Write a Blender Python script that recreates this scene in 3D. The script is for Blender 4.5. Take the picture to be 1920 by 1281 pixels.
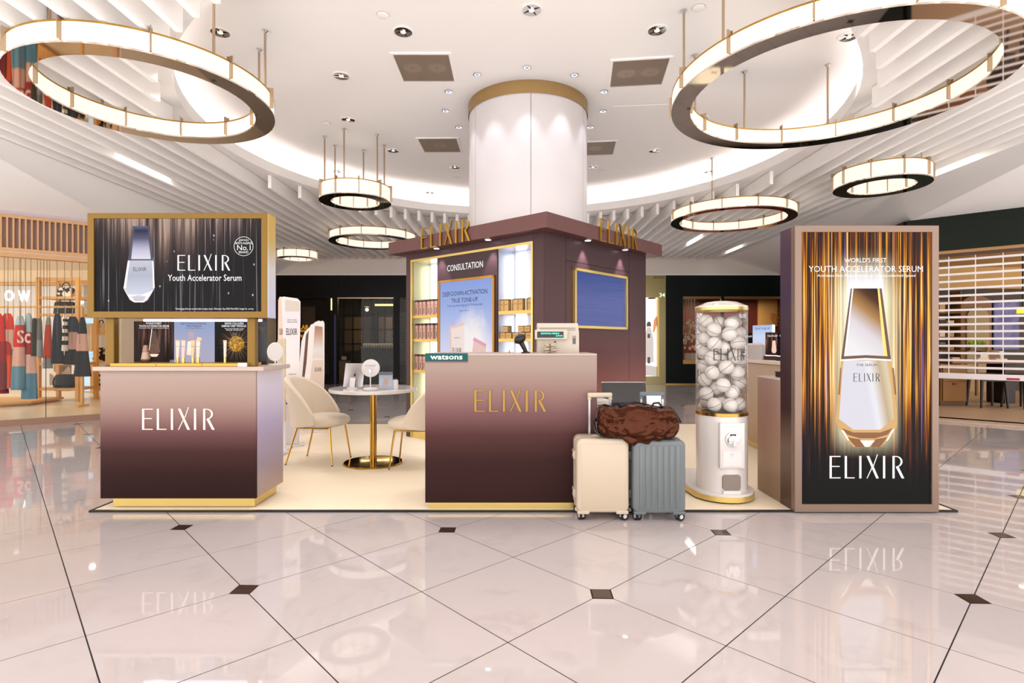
import bpy, bmesh, math, random
from mathutils import Vector, Matrix, noise
random.seed(7)
S = bpy.context.scene
for o in list(bpy.data.objects):
    bpy.data.objects.remove(o)
COL = S.collection
PI = math.pi
R = math.radians
# ---------------------------------------------------------------- camera, world, exposure
F, H, CX, CY = 1025.0, 1.2, 960.0, 640.5     # focal length in pixels (1920 wide), eye height, image centre
cd = bpy.data.cameras.new('camera')
cd.sensor_width = 36.0
cd.lens = F / 1920.0 * 36.0
cd.clip_end = 200
cam = bpy.data.objects.new('camera', cd)
cam.location = (0, 0, H)
cam.rotation_euler = (PI / 2, 0, 0)
COL.objects.link(cam)
S.camera = cam
W = bpy.data.worlds.new('world')
S.world = W
W.use_nodes = True
W.node_tree.nodes['Background'].inputs[0].default_value = (1.0, 0.972, 0.962, 1)
W.node_tree.nodes['Background'].inputs[1].default_value = 3.05
S.view_settings.view_transform = 'Standard'
S.view_settings.look = 'None'
S.view_settings.exposure = 0.0
S.view_settings.gamma = 1.0
S.view_settings.use_curve_mapping = False
S.cycles.max_bounces = 8
S.cycles.diffuse_bounces = 4
S.cycles.glossy_bounces = 4
S.cycles.transparent_max_bounces = 12
S.cycles.caustics_reflective = False
S.cycles.caustics_refractive = False
S.cycles.sample_clamp_indirect = 5.0

def spot(x, y, z, w, size=110, blend=0.7, col=(1, 0.95, 0.91), r=0.06, aim=None):
    l = bpy.data.lights.new('downlight_lamp', 'SPOT')
    l.energy = w; l.color = col; l.spot_size = R(size); l.spot_blend = blend; l.shadow_soft_size = r
    o = bpy.data.objects.new('downlight_lamp', l)
    o.location = (x, y, z)
    if aim:
        d = Vector(aim) - Vector((x, y, z))
        o.rotation_euler = d.to_track_quat('-Z', 'Y').to_euler()
    COL.objects.link(o)
    return o

def area(name, loc, rot, sx, sy, w, col=(1, 0.9, 0.8)):
    l = bpy.data.lights.new(name, 'AREA')
    l.shape = 'RECTANGLE'; l.size = sx; l.size_y = sy; l.energy = w; l.color = col
    o = bpy.data.objects.new(name, l)
    o.location = loc; o.rotation_euler = rot
    COL.objects.link(o)
    return o

DOWN_W = 58.0
# downlights of the coffered ceiling (pixel of each fitting -> plan position at 4.15 m)
ZC = 4.15
def ceil_xy(x, y, z=ZC):
    d = F * (z - H) / (CY - y)
    return (x - CX) * d / F, d
BIGDL = [(413, 60), (756, 59), (997, 18), (1232, 56), (1592, 68), (640, 142), (653, 224), (737, 282), (631, 321),
         (853, 313), (806, 361), (1112, 313), (1158, 360), (1227, 282), (1329, 322), (1315, 222), (1490, 244)]
for (x, y) in BIGDL:
    X, Y = ceil_xy(x, y)
    spot(X, Y, ZC - 0.03, DOWN_W)
SMALLDL = [(895, 139), (988, 126), (1077, 140), (841, 171), (835, 207), (860, 238), (1133, 171), (1131, 208), (1107, 238)]
for (x, y) in SMALLDL:
    X, Y = ceil_xy(x, y)
    spot(X, Y, ZC - 0.02, 17, size=46, blend=0.7, col=(0.86, 0.88, 1.0), r=0.03, aim=(X + (0.2 - X) * 0.42, Y + (6.9 - Y) * 0.42, 2.7))
# unseen spots added above the camera for light, without fittings
for (X, Y) in [(-4.6, 1.6), (-2.4, 0.4), (0, 1.2), (2.4, 0.4), (4.6, 1.6)]:
    spot(X, Y, 3.46, DOWN_W, size=130)

# ---------------------------------------------------------------- helpers
def lin(c):
    if isinstance(c, str):
        c = c.lstrip('#'); c = [int(c[i:i + 2], 16) for i in (0, 2, 4)]
    o = []
    for v in c[:3]:
        v = v / 255.0
        o.append(v / 12.92 if v <= 0.04045 else ((v + 0.055) / 1.055) ** 2.4)
    return (o[0], o[1], o[2], 1.0)

MATS = {}
def mat(name, col, rough=0.5, metal=0.0, spec=0.5, em=0.0, emcol=None, coat=0.0, trans=0.0, ior=1.45, alpha=1.0, sheen=0.0, bump=0.0, bscale=200.0, var=0.0, vscale=4.0):
    if name in MATS:
        return MATS[name]
    m = bpy.data.materials.new(name); MATS[name] = m
    m.use_nodes = True
    nt = m.node_tree
    b = nt.nodes['Principled BSDF']
    c = lin(col)
    b.inputs['Base Color'].default_value = c
    b.inputs['Roughness'].default_value = rough
    b.inputs['Metallic'].default_value = metal
    b.inputs['Specular IOR Level'].default_value = spec
    b.inputs['IOR'].default_value = ior
    b.inputs['Coat Weight'].default_value = coat
    b.inputs['Coat Roughness'].default_value = 0.08
    b.inputs['Transmission Weight'].default_value = trans
    b.inputs['Alpha'].default_value = alpha
    b.inputs['Sheen Weight'].default_value = sheen
    if em:
        b.inputs['Emission Color'].default_value = lin(emcol or col)
        b.inputs['Emission Strength'].default_value = em
    if bump or var:
        tc = nt.nodes.new('ShaderNodeTexCoord')
        nz = nt.nodes.new('ShaderNodeTexNoise')
        nz.inputs['Scale'].default_value = bscale if bump else vscale
        nz.inputs['Detail'].default_value = 3
        nt.links.new(tc.outputs['Object'], nz.inputs['Vector'])
        if bump:
            bp = nt.nodes.new('ShaderNodeBump')
            bp.inputs['Strength'].default_value = bump
            bp.inputs['Distance'].default_value = 0.002
            nt.links.new(nz.outputs['Fac'], bp.inputs['Height'])
            nt.links.new(bp.outputs['Normal'], b.inputs['Normal'])
        if var:
            nz2 = nt.nodes.new('ShaderNodeTexNoise'); nz2.inputs['Scale'].default_value = vscale
            nt.links.new(tc.outputs['Object'], nz2.inputs['Vector'])
            mr = nt.nodes.new('ShaderNodeMapRange')
            mr.inputs['To Min'].default_value = 1 - var; mr.inputs['To Max'].default_value = 1 + var
            nt.links.new(nz2.outputs['Fac'], mr.inputs['Value'])
            mx = nt.nodes.new('ShaderNodeVectorMath'); mx.operation = 'SCALE'
            mx.inputs[0].default_value = c[:3]
            nt.links.new(mr.outputs['Result'], mx.inputs['Scale'])
            nt.links.new(mx.outputs['Vector'], b.inputs['Base Color'])
    return m

class NT:
    """small shader-graph writer"""
    def __init__(s, m):
        s.m = m; s.t = m.node_tree; s.n = s.t.nodes; s.b = s.n['Principled BSDF']
        s.tc = s.n.new('ShaderNodeTexCoord')
    def link(s, a, b): s.t.links.new(a, b)
    def val(s, v, sock):
        if isinstance(v, (int, float)): sock.default_value = v
        else: s.link(v, sock)
    def sep(s):
        x = s.n.new('ShaderNodeSeparateXYZ'); s.link(s.tc.outputs['Object'], x.inputs[0]); return x.outputs
    def comb(s, x, y, z):
        c = s.n.new('ShaderNodeCombineXYZ')
        for i, v in enumerate((x, y, z)): s.val(v, c.inputs[i])
        return c.outputs[0]
    def math(s, op, a, b=0.0, c=None, clamp=False):
        k = s.n.new('ShaderNodeMath'); k.operation = op; k.use_clamp = clamp
        s.val(a, k.inputs[0]); s.val(b, k.inputs[1])
        if c is not None: s.val(c, k.inputs[2])
        return k.outputs[0]
    def rng(s, v, a, b, c=0.0, d=1.0, smooth=False):
        k = s.n.new('ShaderNodeMapRange')
        if smooth: k.interpolation_type = 'SMOOTHSTEP'
        s.val(v, k.inputs['Value'])
        for n_, q in (('From Min', a), ('From Max', b), ('To Min', c), ('To Max', d)): k.inputs[n_].default_value = q
        return k.outputs[0]
    def noise(s, vec, scale=1.0, detail=2.0, rough=0.5, dim='3D'):
        k = s.n.new('ShaderNodeTexNoise'); k.noise_dimensions = dim
        k.inputs['Scale'].default_value = scale; k.inputs['Detail'].default_value = detail; k.inputs['Roughness'].default_value = rough
        s.link(vec, k.inputs['Vector']); return k.outputs['Fac']
    def ramp(s, v, stops, interp='LINEAR'):
        k = s.n.new('ShaderNodeValToRGB'); cr = k.color_ramp; cr.interpolation = interp
        while len(cr.elements) < len(stops): cr.elements.new(0.5)
        for e, (p, c) in zip(cr.elements, stops): e.position = p; e.color = lin(c)
        s.val(v, k.inputs[0]); return k.outputs[0]
    def mix(s, f, a, b, mode='MIX'):
        k = s.n.new('ShaderNodeMix'); k.data_type = 'RGBA'; k.blend_type = mode
        s.val(f, k.inputs['Factor'])
        for v, sock in ((a, k.inputs[6]), (b, k.inputs[7])):
            if isinstance(v, (tuple, list, str)): sock.default_value = lin(v)
            else: s.link(v, sock)
        return k.outputs[2]
    def emit(s, col, strength):
        s.b.inputs['Base Color'].default_value = (0.01, 0.01, 0.01, 1)
        s.b.inputs['Roughness'].default_value = 0.15; s.b.inputs['Specular IOR Level'].default_value = 0.04
        s.link(col, s.b.inputs['Emission Color'])
        s.val(strength, s.b.inputs['Emission Strength'])

def gmat(name, z0, z1, stops, rough=0.4, metal=0.0, axis=2, em=0.0, spec=0.5, coat=0.0, wob=0.0):
    """printed ombre along one axis of the thing"""
    if name in MATS: return MATS[name]
    m = mat(name, '#808080', rough, metal, spec=spec, coat=coat)
    g = NT(m); x = g.sep()
    v = g.rng(x[axis], z0, z1)
    col = g.ramp(v, stops, 'EASE' if wob else 'LINEAR')
    if em: g.emit(col, em)
    else: g.link(col, g.b.inputs['Base Color'])
    return m

class MB:
    def __init__(s):
        s.bm = bmesh.new(); s.M = None; s.mi = 0
    def add(s, verts, faces):
        if s.M is not None:
            verts = [s.M @ Vector(v) for v in verts]
        vs = [s.bm.verts.new(v) for v in verts]
        for f in faces:
            try:
                fc = s.bm.faces.new([vs[i] for i in f]); fc.material_index = s.mi
            except ValueError:
                pass
        return s
    def box(s, x0, x1, y0, y1, z0, z1):
        v = [(x0, y0, z0), (x1, y0, z0), (x1, y1, z0), (x0, y1, z0), (x0, y0, z1), (x1, y0, z1), (x1, y1, z1), (x0, y1, z1)]
        return s.add(v, [(3, 2, 1, 0), (4, 5, 6, 7), (0, 1, 5, 4), (1, 2, 6, 5), (2, 3, 7, 6), (3, 0, 4, 7)])
    def rbox(s, x0, x1, y0, y1, z0, z1, r=0.01, seg=2):
        b = bmesh.new()
        bmesh.ops.create_cube(b, size=1.0)
        for v in b.verts:
            v.co = Vector((x0 + (v.co.x + .5) * (x1 - x0), y0 + (v.co.y + .5) * (y1 - y0), z0 + (v.co.z + .5) * (z1 - z0)))
        bmesh.ops.bevel(b, geom=b.edges[:], offset=r, segments=seg, profile=0.5, affect='EDGES')
        s.merge(b); b.free(); return s
    def merge(s, b):
        b.verts.index_update()
        s.add([v.co.copy() for v in b.verts], [[v.index for v in f.verts] for f in b.faces])
    def lathe(s, prof, n=32, c=(0, 0, 0), a0=0.0, a1=None, sx=1.0, sy=1.0):
        full = a1 is None
        m = n if full else n + 1
        verts, faces, rows = [], [], []
        for (r, z) in prof:
            row = []
            if r < 1e-6 and full:
                verts.append((c[0], c[1], c[2] + z)); row = [len(verts) - 1] * m
            else:
                for i in range(m):
                    a = a0 + (2 * PI if full else (a1 - a0)) * i / n
                    verts.append((c[0] + r * sx * math.cos(a), c[1] + r * sy * math.sin(a), c[2] + z)); row.append(len(verts) - 1)
            rows.append(row)
        for j in range(len(rows) - 1):
            for i in range(n):
                k = (i + 1) % m
                f = [rows[j][i], rows[j][k], rows[j + 1][k], rows[j + 1][i]]
                f2 = []
                for q in f:
                    if q not in f2: f2.append(q)
                if len(f2) > 2: faces.append(f2)
        return s.add(verts, faces)
    def cyl(s, c, r, z0, z1, n=20):
        return s.lathe([(0, z0), (r, z0), (r, z1), (0, z1)], n, (c[0], c[1], 0))
    def ring(s, r0, r1, z0, z1, n=64, c=(0, 0, 0), a0=0.0, a1=None):
        p = [(r0, z0), (r1, z0), (r1, z1), (r0, z1), (r0, z0)]
        s.lathe(p, n, c, a0, a1)
        if a1 is not None:
            for a in (a0, a1):
                s.add([(c[0] + r * math.cos(a), c[1] + r * math.sin(a), c[2] + z) for r, z in p[:4]], [(0, 1, 2, 3)])
        return s
    def tube(s, pts, r, n=8, caps=True):
        pts = [Vector(p) for p in pts]
        rs = r if isinstance(r, (list, tuple)) else [r] * len(pts)
        verts, faces = [], []
        t0 = (pts[1] - pts[0]).normalized()
        up = Vector((0, 0, 1)) if abs(t0.z) < 0.9 else Vector((1, 0, 0))
        nrm = t0.cross(up).normalized()
        for i, p in enumerate(pts):
            t = ((pts[min(i + 1, len(pts) - 1)] - pts[max(i - 1, 0)])).normalized()
            nrm = (nrm - t * nrm.dot(t)).normalized()
            bn = t.cross(nrm)
            for k in range(n):
                a = 2 * PI * k / n
                verts.append(p + (nrm * math.cos(a) + bn * math.sin(a)) * rs[i])
        for i in range(len(pts) - 1):
            for k in range(n):
                faces.append((i * n + k, i * n + (k + 1) % n, (i + 1) * n + (k + 1) % n, (i + 1) * n + k))
        if caps:
            faces.append(tuple(range(n - 1, -1, -1)))
            faces.append(tuple((len(pts) - 1) * n + k for k in range(n)))
        return s.add(verts, faces)
    def prism(s, poly, y0, y1):
        """outline in x,z pushed from y0 to y1"""
        n = len(poly)
        v = [(p[0], y0, p[1]) for p in poly] + [(p[0], y1, p[1]) for p in poly]
        f = [tuple(range(n)), tuple(range(2 * n - 1, n - 1, -1))] + [(i, (i + 1) % n, n + (i + 1) % n, n + i) for i in range(n)]
        return s.add(v, f)
    def prismz(s, poly, z0, z1):
        n = len(poly)
        v = [(p[0], p[1], z0) for p in poly] + [(p[0], p[1], z1) for p in poly]
        f = [tuple(range(n - 1, -1, -1)), tuple(range(n, 2 * n))] + [(i, (i + 1) % n, n + (i + 1) % n, n + i) for i in range(n)]
        return s.add(v, f)
    def grid(s, fn, nu, nv, cu=False):
        v, f = [], []
        for j in range(nv + 1):
            for i in range(nu if cu else nu + 1):
                v.append(fn(i / nu, j / nv))
        w = nu if cu else nu + 1
        for j in range(nv):
            for i in range(nu):
                k = (i + 1) % w
                f.append((j * w + i, j * w + k, (j + 1) * w + k, (j + 1) * w + i))
        return s.add(v, f)
    def ball(s, c, r, n=16, m=10, sx=1, sy=1, sz=1):
        prof = [(r * math.sin(PI * j / m), -r * math.cos(PI * j / m) * sz) for j in range(m + 1)]
        prof[0] = (0, -r * sz); prof[-1] = (0, r * sz)
        return s.lathe(prof, n, c, sx=sx, sy=sy)

def mesh_of(mb, name, mats, smooth=35):
    bmesh.ops.recalc_face_normals(mb.bm, faces=mb.bm.faces[:])
    me = bpy.data.meshes.new(name)
    mb.bm.to_mesh(me); mb.bm.free()
    for m in (mats if isinstance(mats, (list, tuple)) else [mats]):
        me.materials.append(m)
    if smooth:
        me.polygons.foreach_set('use_smooth', [True] * len(me.polygons))
        me.set_sharp_from_angle(angle=R(smooth))
    return me

def link(name, me, parent=None, label=None, loc=None, rz=None):
    o = bpy.data.objects.new(name, me)
    COL.objects.link(o)
    if parent is not None: o.parent = parent
    if label: o['label'] = label
    if loc is not None: o.location = loc
    if rz is not None: o.rotation_euler = (0, 0, rz)
    return o

def obj(name, mb, mats, parent=None, smooth=35, label=None, loc=None, rz=None):
    return link(name, mesh_of(mb, name, mats, smooth), parent, label, loc, rz)

def tag(o, label, cat, group=None, kind=None):
    o['label'] = label; o['category'] = cat
    if group: o['group'] = group
    if kind: o['kind'] = kind
    return o

def thing(name, label, cat, loc=(0, 0, 0), rz=0.0, group=None):
    o = bpy.data.objects.new(name, None); COL.objects.link(o)
    o.empty_display_size = 0.1
    o.location = loc; o.rotation_euler = (0, 0, rz)
    return tag(o, label, cat, group)

def struct(name, mb, mats, parent=None, smooth=35, loc=None, rz=None):
    o = obj(name, mb, mats, parent, smooth, loc=loc, rz=rz)
    if parent is None: o['kind'] = 'structure'
    return o

def copy_tree(o, parent=None):
    c = o.copy(); COL.objects.link(c)
    if parent is not None: c.parent = parent
    for ch in list(o.children):
        copy_tree(ch, c)
    return c

ORD = ['first', 'second', 'third', 'fourth', 'fifth', 'sixth', 'seventh', 'eighth', 'ninth', 'tenth', 'eleventh', 'twelfth', 'thirteenth', 'fourteenth', 'fifteenth', 'sixteenth']

def pt(x, y, d):
    """the point at depth d that the photograph shows at pixel x, y"""
    return Vector(((x - CX) * d / F, d, H - (y - CY) * d / F))

# ---------------------------------------------------------------- lettering
def rect(x0, x1, z0, z1): return [(x0, z0), (x1, z0), (x1, z1), (x0, z1)]
def elixir():
    """the six letters of the wordmark, cap height 1: each a list of outlines"""
    w, t = 0.1, 0.045
    E = [rect(0, w, 0, 1), rect(w, .5, 0, t), rect(w, .46, .51, .51 + t), rect(w, .5, 1 - t, 1)]
    L = [rect(.69, .69 + w, 0, 1), rect(.69 + w, 1.14, 0, t)]
    I = [rect(1.35, 1.35 + w, 0, 1)]
    X = [[(1.68, 1), (1.80, 1), (2.24, 0), (2.12, 0)], [(1.68, 0), (1.72, 0), (1.93, .43), (1.905, .48)], [(1.985, .54), (2.01, .49), (2.19, 1.07), (2.15, 1.07)]]
    X[1] = [(1.68, 0), (1.725, 0), (1.935, .44), (1.915, .50)]
    X[2] = [(1.975, .55), (1.998, .50), (2.20, 1.07), (2.155, 1.07)]
    I2 = [rect(2.43, 2.43 + w, 0, 1)]
    arc = [(3.02 + .30 * math.sin(a) * 1.0, .745 + .255 * math.cos(a)) for a in [PI * k / 10 for k in range(11)]]
    inn = [(3.02 + .21 * math.sin(a) * 1.0, .745 + .215 * math.cos(a)) for a in [PI * k / 10 for k in range(11)]]
    Rr = [rect(2.86, 2.86 + w, 0, 1), rect(2.86 + w, 3.02, 1 - t, 1)]
    for k in range(10):
        Rr.append([arc[k], arc[k + 1], inn[k + 1], inn[k]])
    Rr.append([(3.02, .49), (3.14, .52), (3.40, 0), (3.28, 0)])
    return [E, L, I, X, I2, Rr]
EW = 3.40

def wordmark_parts(parent, x0, z0, width, height, y0, y1, m, name='letter', one=False, fn=None):
    """the wordmark on the plane y = const of its parent; each letter its own part (or all in one)"""
    sx = width / EW; sz = height
    allmb = MB()
    for polys in elixir():
        mb = allmb if one else MB()
        for p in polys:
            mb.prism([(x0 + q[0] * sx, z0 + q[1] * sz) for q in p], y0, y1)
        if not one: obj(name, mb, m, parent, smooth=0)
    if one: return obj(name, allmb, m, parent, smooth=0)

def text_mb(body, x, z, width=None, height=None, y=0.0, depth=0.0008, align='CENTER', mb=None, bold=0.0):
    """lettering in the plane y = const: fitted to a width and a height (of the whole ink)"""
    cu = bpy.data.curves.new('lettering', 'FONT')
    cu.body = body; cu.align_x = align; cu.size = 1.0; cu.resolution_u = 2
    cu.offset = bold
    o = bpy.data.objects.new('lettering', cu); COL.objects.link(o)
    dg = bpy.context.evaluated_depsgraph_get(); dg.update()
    me = bpy.data.meshes.new_from_object(o.evaluated_get(dg))
    bpy.data.objects.remove(o); bpy.data.curves.remove(cu)
    if not me.vertices: return mb or MB()
    xs = [v.co.x for v in me.vertices]; ys = [v.co.y for v in me.vertices]
    wx, wy = max(xs) - min(xs), max(ys) - min(ys)
    sx = width / wx if width else None
    sy = height / wy if height else None
    sx = sx or sy; sy = sy or sx
    cx = {'CENTER': (max(xs) + min(xs)) / 2, 'LEFT': min(xs), 'RIGHT': max(xs)}[align]
    cy = (max(ys) + min(ys)) / 2
    mb = mb or MB()
    n = len(me.vertices)
    v = [(x + (q.co.x - cx) * sx, y, z + (q.co.y - cy) * sy) for q in me.vertices]
    f = [tuple(p.vertices) for p in me.polygons]
    mb.add(v, f)
    bpy.data.meshes.remove(me)
    return mb

# ---------------------------------------------------------------- materials
M_CEIL = mat('white_ceiling_paint', '#fdfaf7', 0.7)
M_SLAT = mat('white_slat_paint', '#fdf9f6', 0.6)
M_BRASS = mat('brushed_brass', '#b8913f', 0.32, 1.0)
M_BRASSP = mat('brass_paint', '#785a22', 0.42, 0.5)
M_GOLDL = mat('pale_gold', '#d9bd72', 0.35, 0.8)
M_MIRROR = mat('mirror_brass', '#efe4d8', 0.03, 1.0)
M_NICKEL = mat('champagne_metal', '#b9a48c', 0.3, 1.0)
M_CHROME = mat('chrome', '#d8d8d8', 0.12, 1.0)
M_DARK = mat('near_black', '#0d0b0b', 0.35)
M_BLACK = mat('black_plastic', '#141314', 0.4)
M_RUB = mat('black_rubber', '#181717', 0.7)
M_WHITE = mat('white_plastic', '#dcd6d4', 0.35)
M_WHITEG = mat('white_gloss', '#d6cfcc', 0.15, coat=0.4)
M_PLUM = mat('plum_laminate', '#4a2f32', 0.42, 0.15)
M_PLUMD = mat('dark_plum_laminate', '#3c2629', 0.42, 0.15)
M_GLOW = mat('glowing_shade', '#8f8270', 0.4, spec=.2, em=1.06, emcol='#fff0de')
M_INKD = mat('dark_ink', '#2a2322', 0.6)
M_INKW = mat('white_letters', '#f5e6e0', 0.5)
M_SCW = mat('lit_white', '#404040', 0.5, em=1.0, emcol='#ffffff')
M_SCI = mat('lit_ink', '#000000', 0.5, em=0.02, emcol='#201818')
M_WOOD = mat('pale_oak', '#d9a45c', 0.5, var=0.12, vscale=6)
M_WOODO = mat('honey_wood', '#c8996a', 0.5, var=0.12, vscale=8)
M_CREAM = mat('cream_wall', '#efd9b8', 0.7)
M_GLASS = mat('clear_glass', '#ffffff', 0.0, trans=1.0, ior=1.0, spec=0.3)
def pane_mat(name, tint='#ffffff', fres=1.0, rough=0.0):
    m = bpy.data.materials.new(name); MATS[name] = m; m.use_nodes = True
    t = m.node_tree; t.nodes.clear()
    out = t.nodes.new('ShaderNodeOutputMaterial'); mx = t.nodes.new('ShaderNodeMixShader')
    tr = t.nodes.new('ShaderNodeBsdfTransparent'); gl = t.nodes.new('ShaderNodeBsdfGlossy')
    tr.inputs[0].default_value = lin(tint); gl.inputs['Roughness'].default_value = rough
    lw = t.nodes.new('ShaderNodeFresnel'); lw.inputs[0].default_value = 1.45
    k = t.nodes.new('ShaderNodeMath'); k.operation = 'MULTIPLY'; k.inputs[1].default_value = fres
    t.links.new(lw.outputs[0], k.inputs[0]); t.links.new(k.outputs[0], mx.inputs[0])
    t.links.new(tr.outputs[0], mx.inputs[1]); t.links.new(gl.outputs[0], mx.inputs[2]); t.links.new(mx.outputs[0], out.inputs[0])
    return m
M_PANE = pane_mat('shop_glass', '#f4f6f4', 0.3)
M_ACRYL = pane_mat('clear_acrylic', '#fafafa', 1.0)

# ================================================================ FLOOR
def tile_mat():
    m = mat('polished_porcelain', '#e6dcd8', 0.03, spec=0.7)
    g = NT(m)
    oi = g.n.new('ShaderNodeObjectInfo')
    off = g.n.new('ShaderNodeVectorMath'); off.operation = 'SCALE'
    g.link(oi.outputs['Location'], off.inputs[0]); off.inputs['Scale'].default_value = 3.7
    ad = g.n.new('ShaderNodeVectorMath'); g.link(g.tc.outputs['Object'], ad.inputs[0]); g.link(off.outputs[0], ad.inputs[1])
    n1 = g.noise(ad.outputs[0], 1.6, 4, 0.6)
    vein = g.math('ABSOLUTE', g.math('SUBTRACT', n1, 0.5))
    f = g.rng(vein, 0.0, 0.05, 0.5, 0.0, True)
    n2 = g.noise(ad.outputs[0], 3.0, 2)
    f2 = g.math('MULTIPLY', f, g.rng(n2, .45, .7, 0, 1))
    c = g.mix(f2, '#b8aead', '#a89e9d')
    g.link(c, g.b.inputs['Base Color'])
    return m
M_TILE = tile_mat()
M_GROUT = mat('dark_grout', '#1a1413', 0.8)
M_INLAY = mat('brown_marble_inlay', '#3a2a22', 0.08, var=0.5, vscale=40)
TS = 0.609
TA = R(43.4)
ea = Vector((-math.sin(TA), math.cos(TA))); eb = Vector((math.cos(TA), math.sin(TA)))
N0 = Vector((0.426, 2.598))
ROT = TA   # tile frame: local x along eb, local y along ea
CUT, GAP, TT = 0.064, 0.0026, 0.012
floor_root = struct('floor', MB().prismz([(-2.7, .9), (2.7, .9), (8.6, 5.0), (16, 5.0), (16, 19.5), (-16, 19.5), (-16, 5.0), (-8.6, 5.0)], -0.06, -0.0012), M_GROUT)
def tile_poly(k):
    """square tile with one corner cut for the inlay; k = which corner"""
    a, b = GAP, TS - GAP
    c = CUT + GAP
    P = [(a, a), (b, a), (b, b), (a, b)]
    out = []
    for i, p in enumerate(P):
        if i == k:
            pr, nx = P[i - 1], P[(i + 1) % 4]
            d1 = Vector((pr[0] - p[0], pr[1] - p[1])).normalized() * c
            d2 = Vector((nx[0] - p[0], nx[1] - p[1])).normalized() * c
            out += [(p[0] + d1.x, p[1] + d1.y), (p[0] + d2.x, p[1] + d2.y)]
        else:
            out.append(p)
    return out
tile_me = [mesh_of(MB().prismz(tile_poly(k), -TT, 0.0), 'tile', M_TILE, 0) for k in range(4)]
inl = CUT - 0.003
inlay_me = mesh_of(MB().prismz([(inl, 0), (0, inl), (-inl, 0), (0, -inl)], -TT, 0.0), 'inlay', M_INLAY, 0)
cells, stuffs, inlays = [], [], []
def seen(X, Y, m=0.45):
    return Y > 1.55 and abs(X) < (960 / F) * Y + m and Y < 16
def under_mat(X, Y): return -2.6 < X < 2.75 and 4.2 < Y < 7.5
for i in range(-26, 36):
    for j in range(-30, 36):
        o = N0 + ea * (TS * i) + eb * (TS * j)          # cell's corner at local (0,0); x -> eb, y -> ea
        c = o + (ea + eb) * TS / 2
        if not (1.3 < c.y < 19 and abs(c.x) < 15): continue
        if c.y < 5.4 and abs(c.x) > 2.2 + (c.y - .9) * 1.44: continue
        ci, cj = i % 2, j % 2                            # corner with even i, even j carries the inlay
        # corners in order (0,0)->(i,j), (1,0)->(i,j+1), (1,1)->(i+1,j+1), (0,1)->(i+1,j)
        k = {(0, 0): 0, (0, 1): 1, (1, 1): 2, (1, 0): 3}[(ci, cj)]
        behind = c.y > 10 and -1.8 < c.x < 2.2
        (cells if seen(c.x, c.y) and not under_mat(c.x, c.y) and not behind else stuffs).append((c.y + abs(c.x) * .3, o, k))
        if ci == 0 and cj == 0:
            inlays.append((o, seen(o.x, o.y, .1) and not under_mat(o.x, o.y) and o.y < 15.2))
cells.sort(key=lambda q: q[0])
for q, o, k in cells[:290]:
    link('tile', tile_me[k], floor_root, loc=(o.x, o.y, 0), rz=ROT)
sb = MB()
for q, o, k in cells[290:] + stuffs:
    sb.prismz([tuple(o + eb * p[0] + ea * p[1]) for p in tile_poly(k)], -TT, 0.0)
far = obj('distant_tiles', sb, M_TILE, floor_root, 0); far['kind'] = 'stuff'
ib = MB()
for o, s_ in inlays:
    if s_: link('inlay', inlay_me, floor_root, loc=(o.x, o.y, 0), rz=ROT)
    else: ib.prismz([(o.x + q[0], o.y + q[1]) for q in [(.045, -.045), (.045, .045), (-.045, .045), (-.045, -.045)]], -TT, 0.0)
fi = obj('distant_inlays', ib, M_INLAY, floor_root, 0); fi['kind'] = 'stuff'

# booth's floor covering
mt = thing('booth_floor_mat', 'cream booth floor covering with a thin black edge on the polished tiles', 'floor mat', (0, 0, 0))
M_MATC = mat('cream_vinyl', '#f3e2c6', 0.42, bump=0.05, bscale=60)
MX0, MX1, MY0, MY1 = -2.97, 3.13, 3.835, 7.9
obj('vinyl_sheet', MB().box(MX0 + .02, MX1 - .02, MY0 + .02, MY1 - .02, 0.0005, 0.012), M_MATC, mt, 0)
e = MB()
e.box(MX0, MX1, MY0, MY0 + .02, 0.0005, 0.014).box(MX0, MX1, MY1 - .02, MY1, 0.0005, 0.014)
e.box(MX0, MX0 + .02, MY0 + .02, MY1 - .02, 0.0005, 0.014).box(MX1 - .02, MX1, MY0 + .02, MY1 - .02, 0.0005, 0.014)
obj('edge_trim', e, M_DARK, mt, 0, label='black edge strip')
ZM = 0.012

# ================================================================ CEILING
CC = (0.05, 7.0)          # centre of the round coffer
RC = 3.74                 # its edge
ZB, ZF, FH = 3.70, 3.50, 0.19   # base soffit, underside of slats
ceil = struct('ceiling', MB().cyl(CC, RC + .55, ZC, ZC + .1, 96), M_CEIL)
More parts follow.
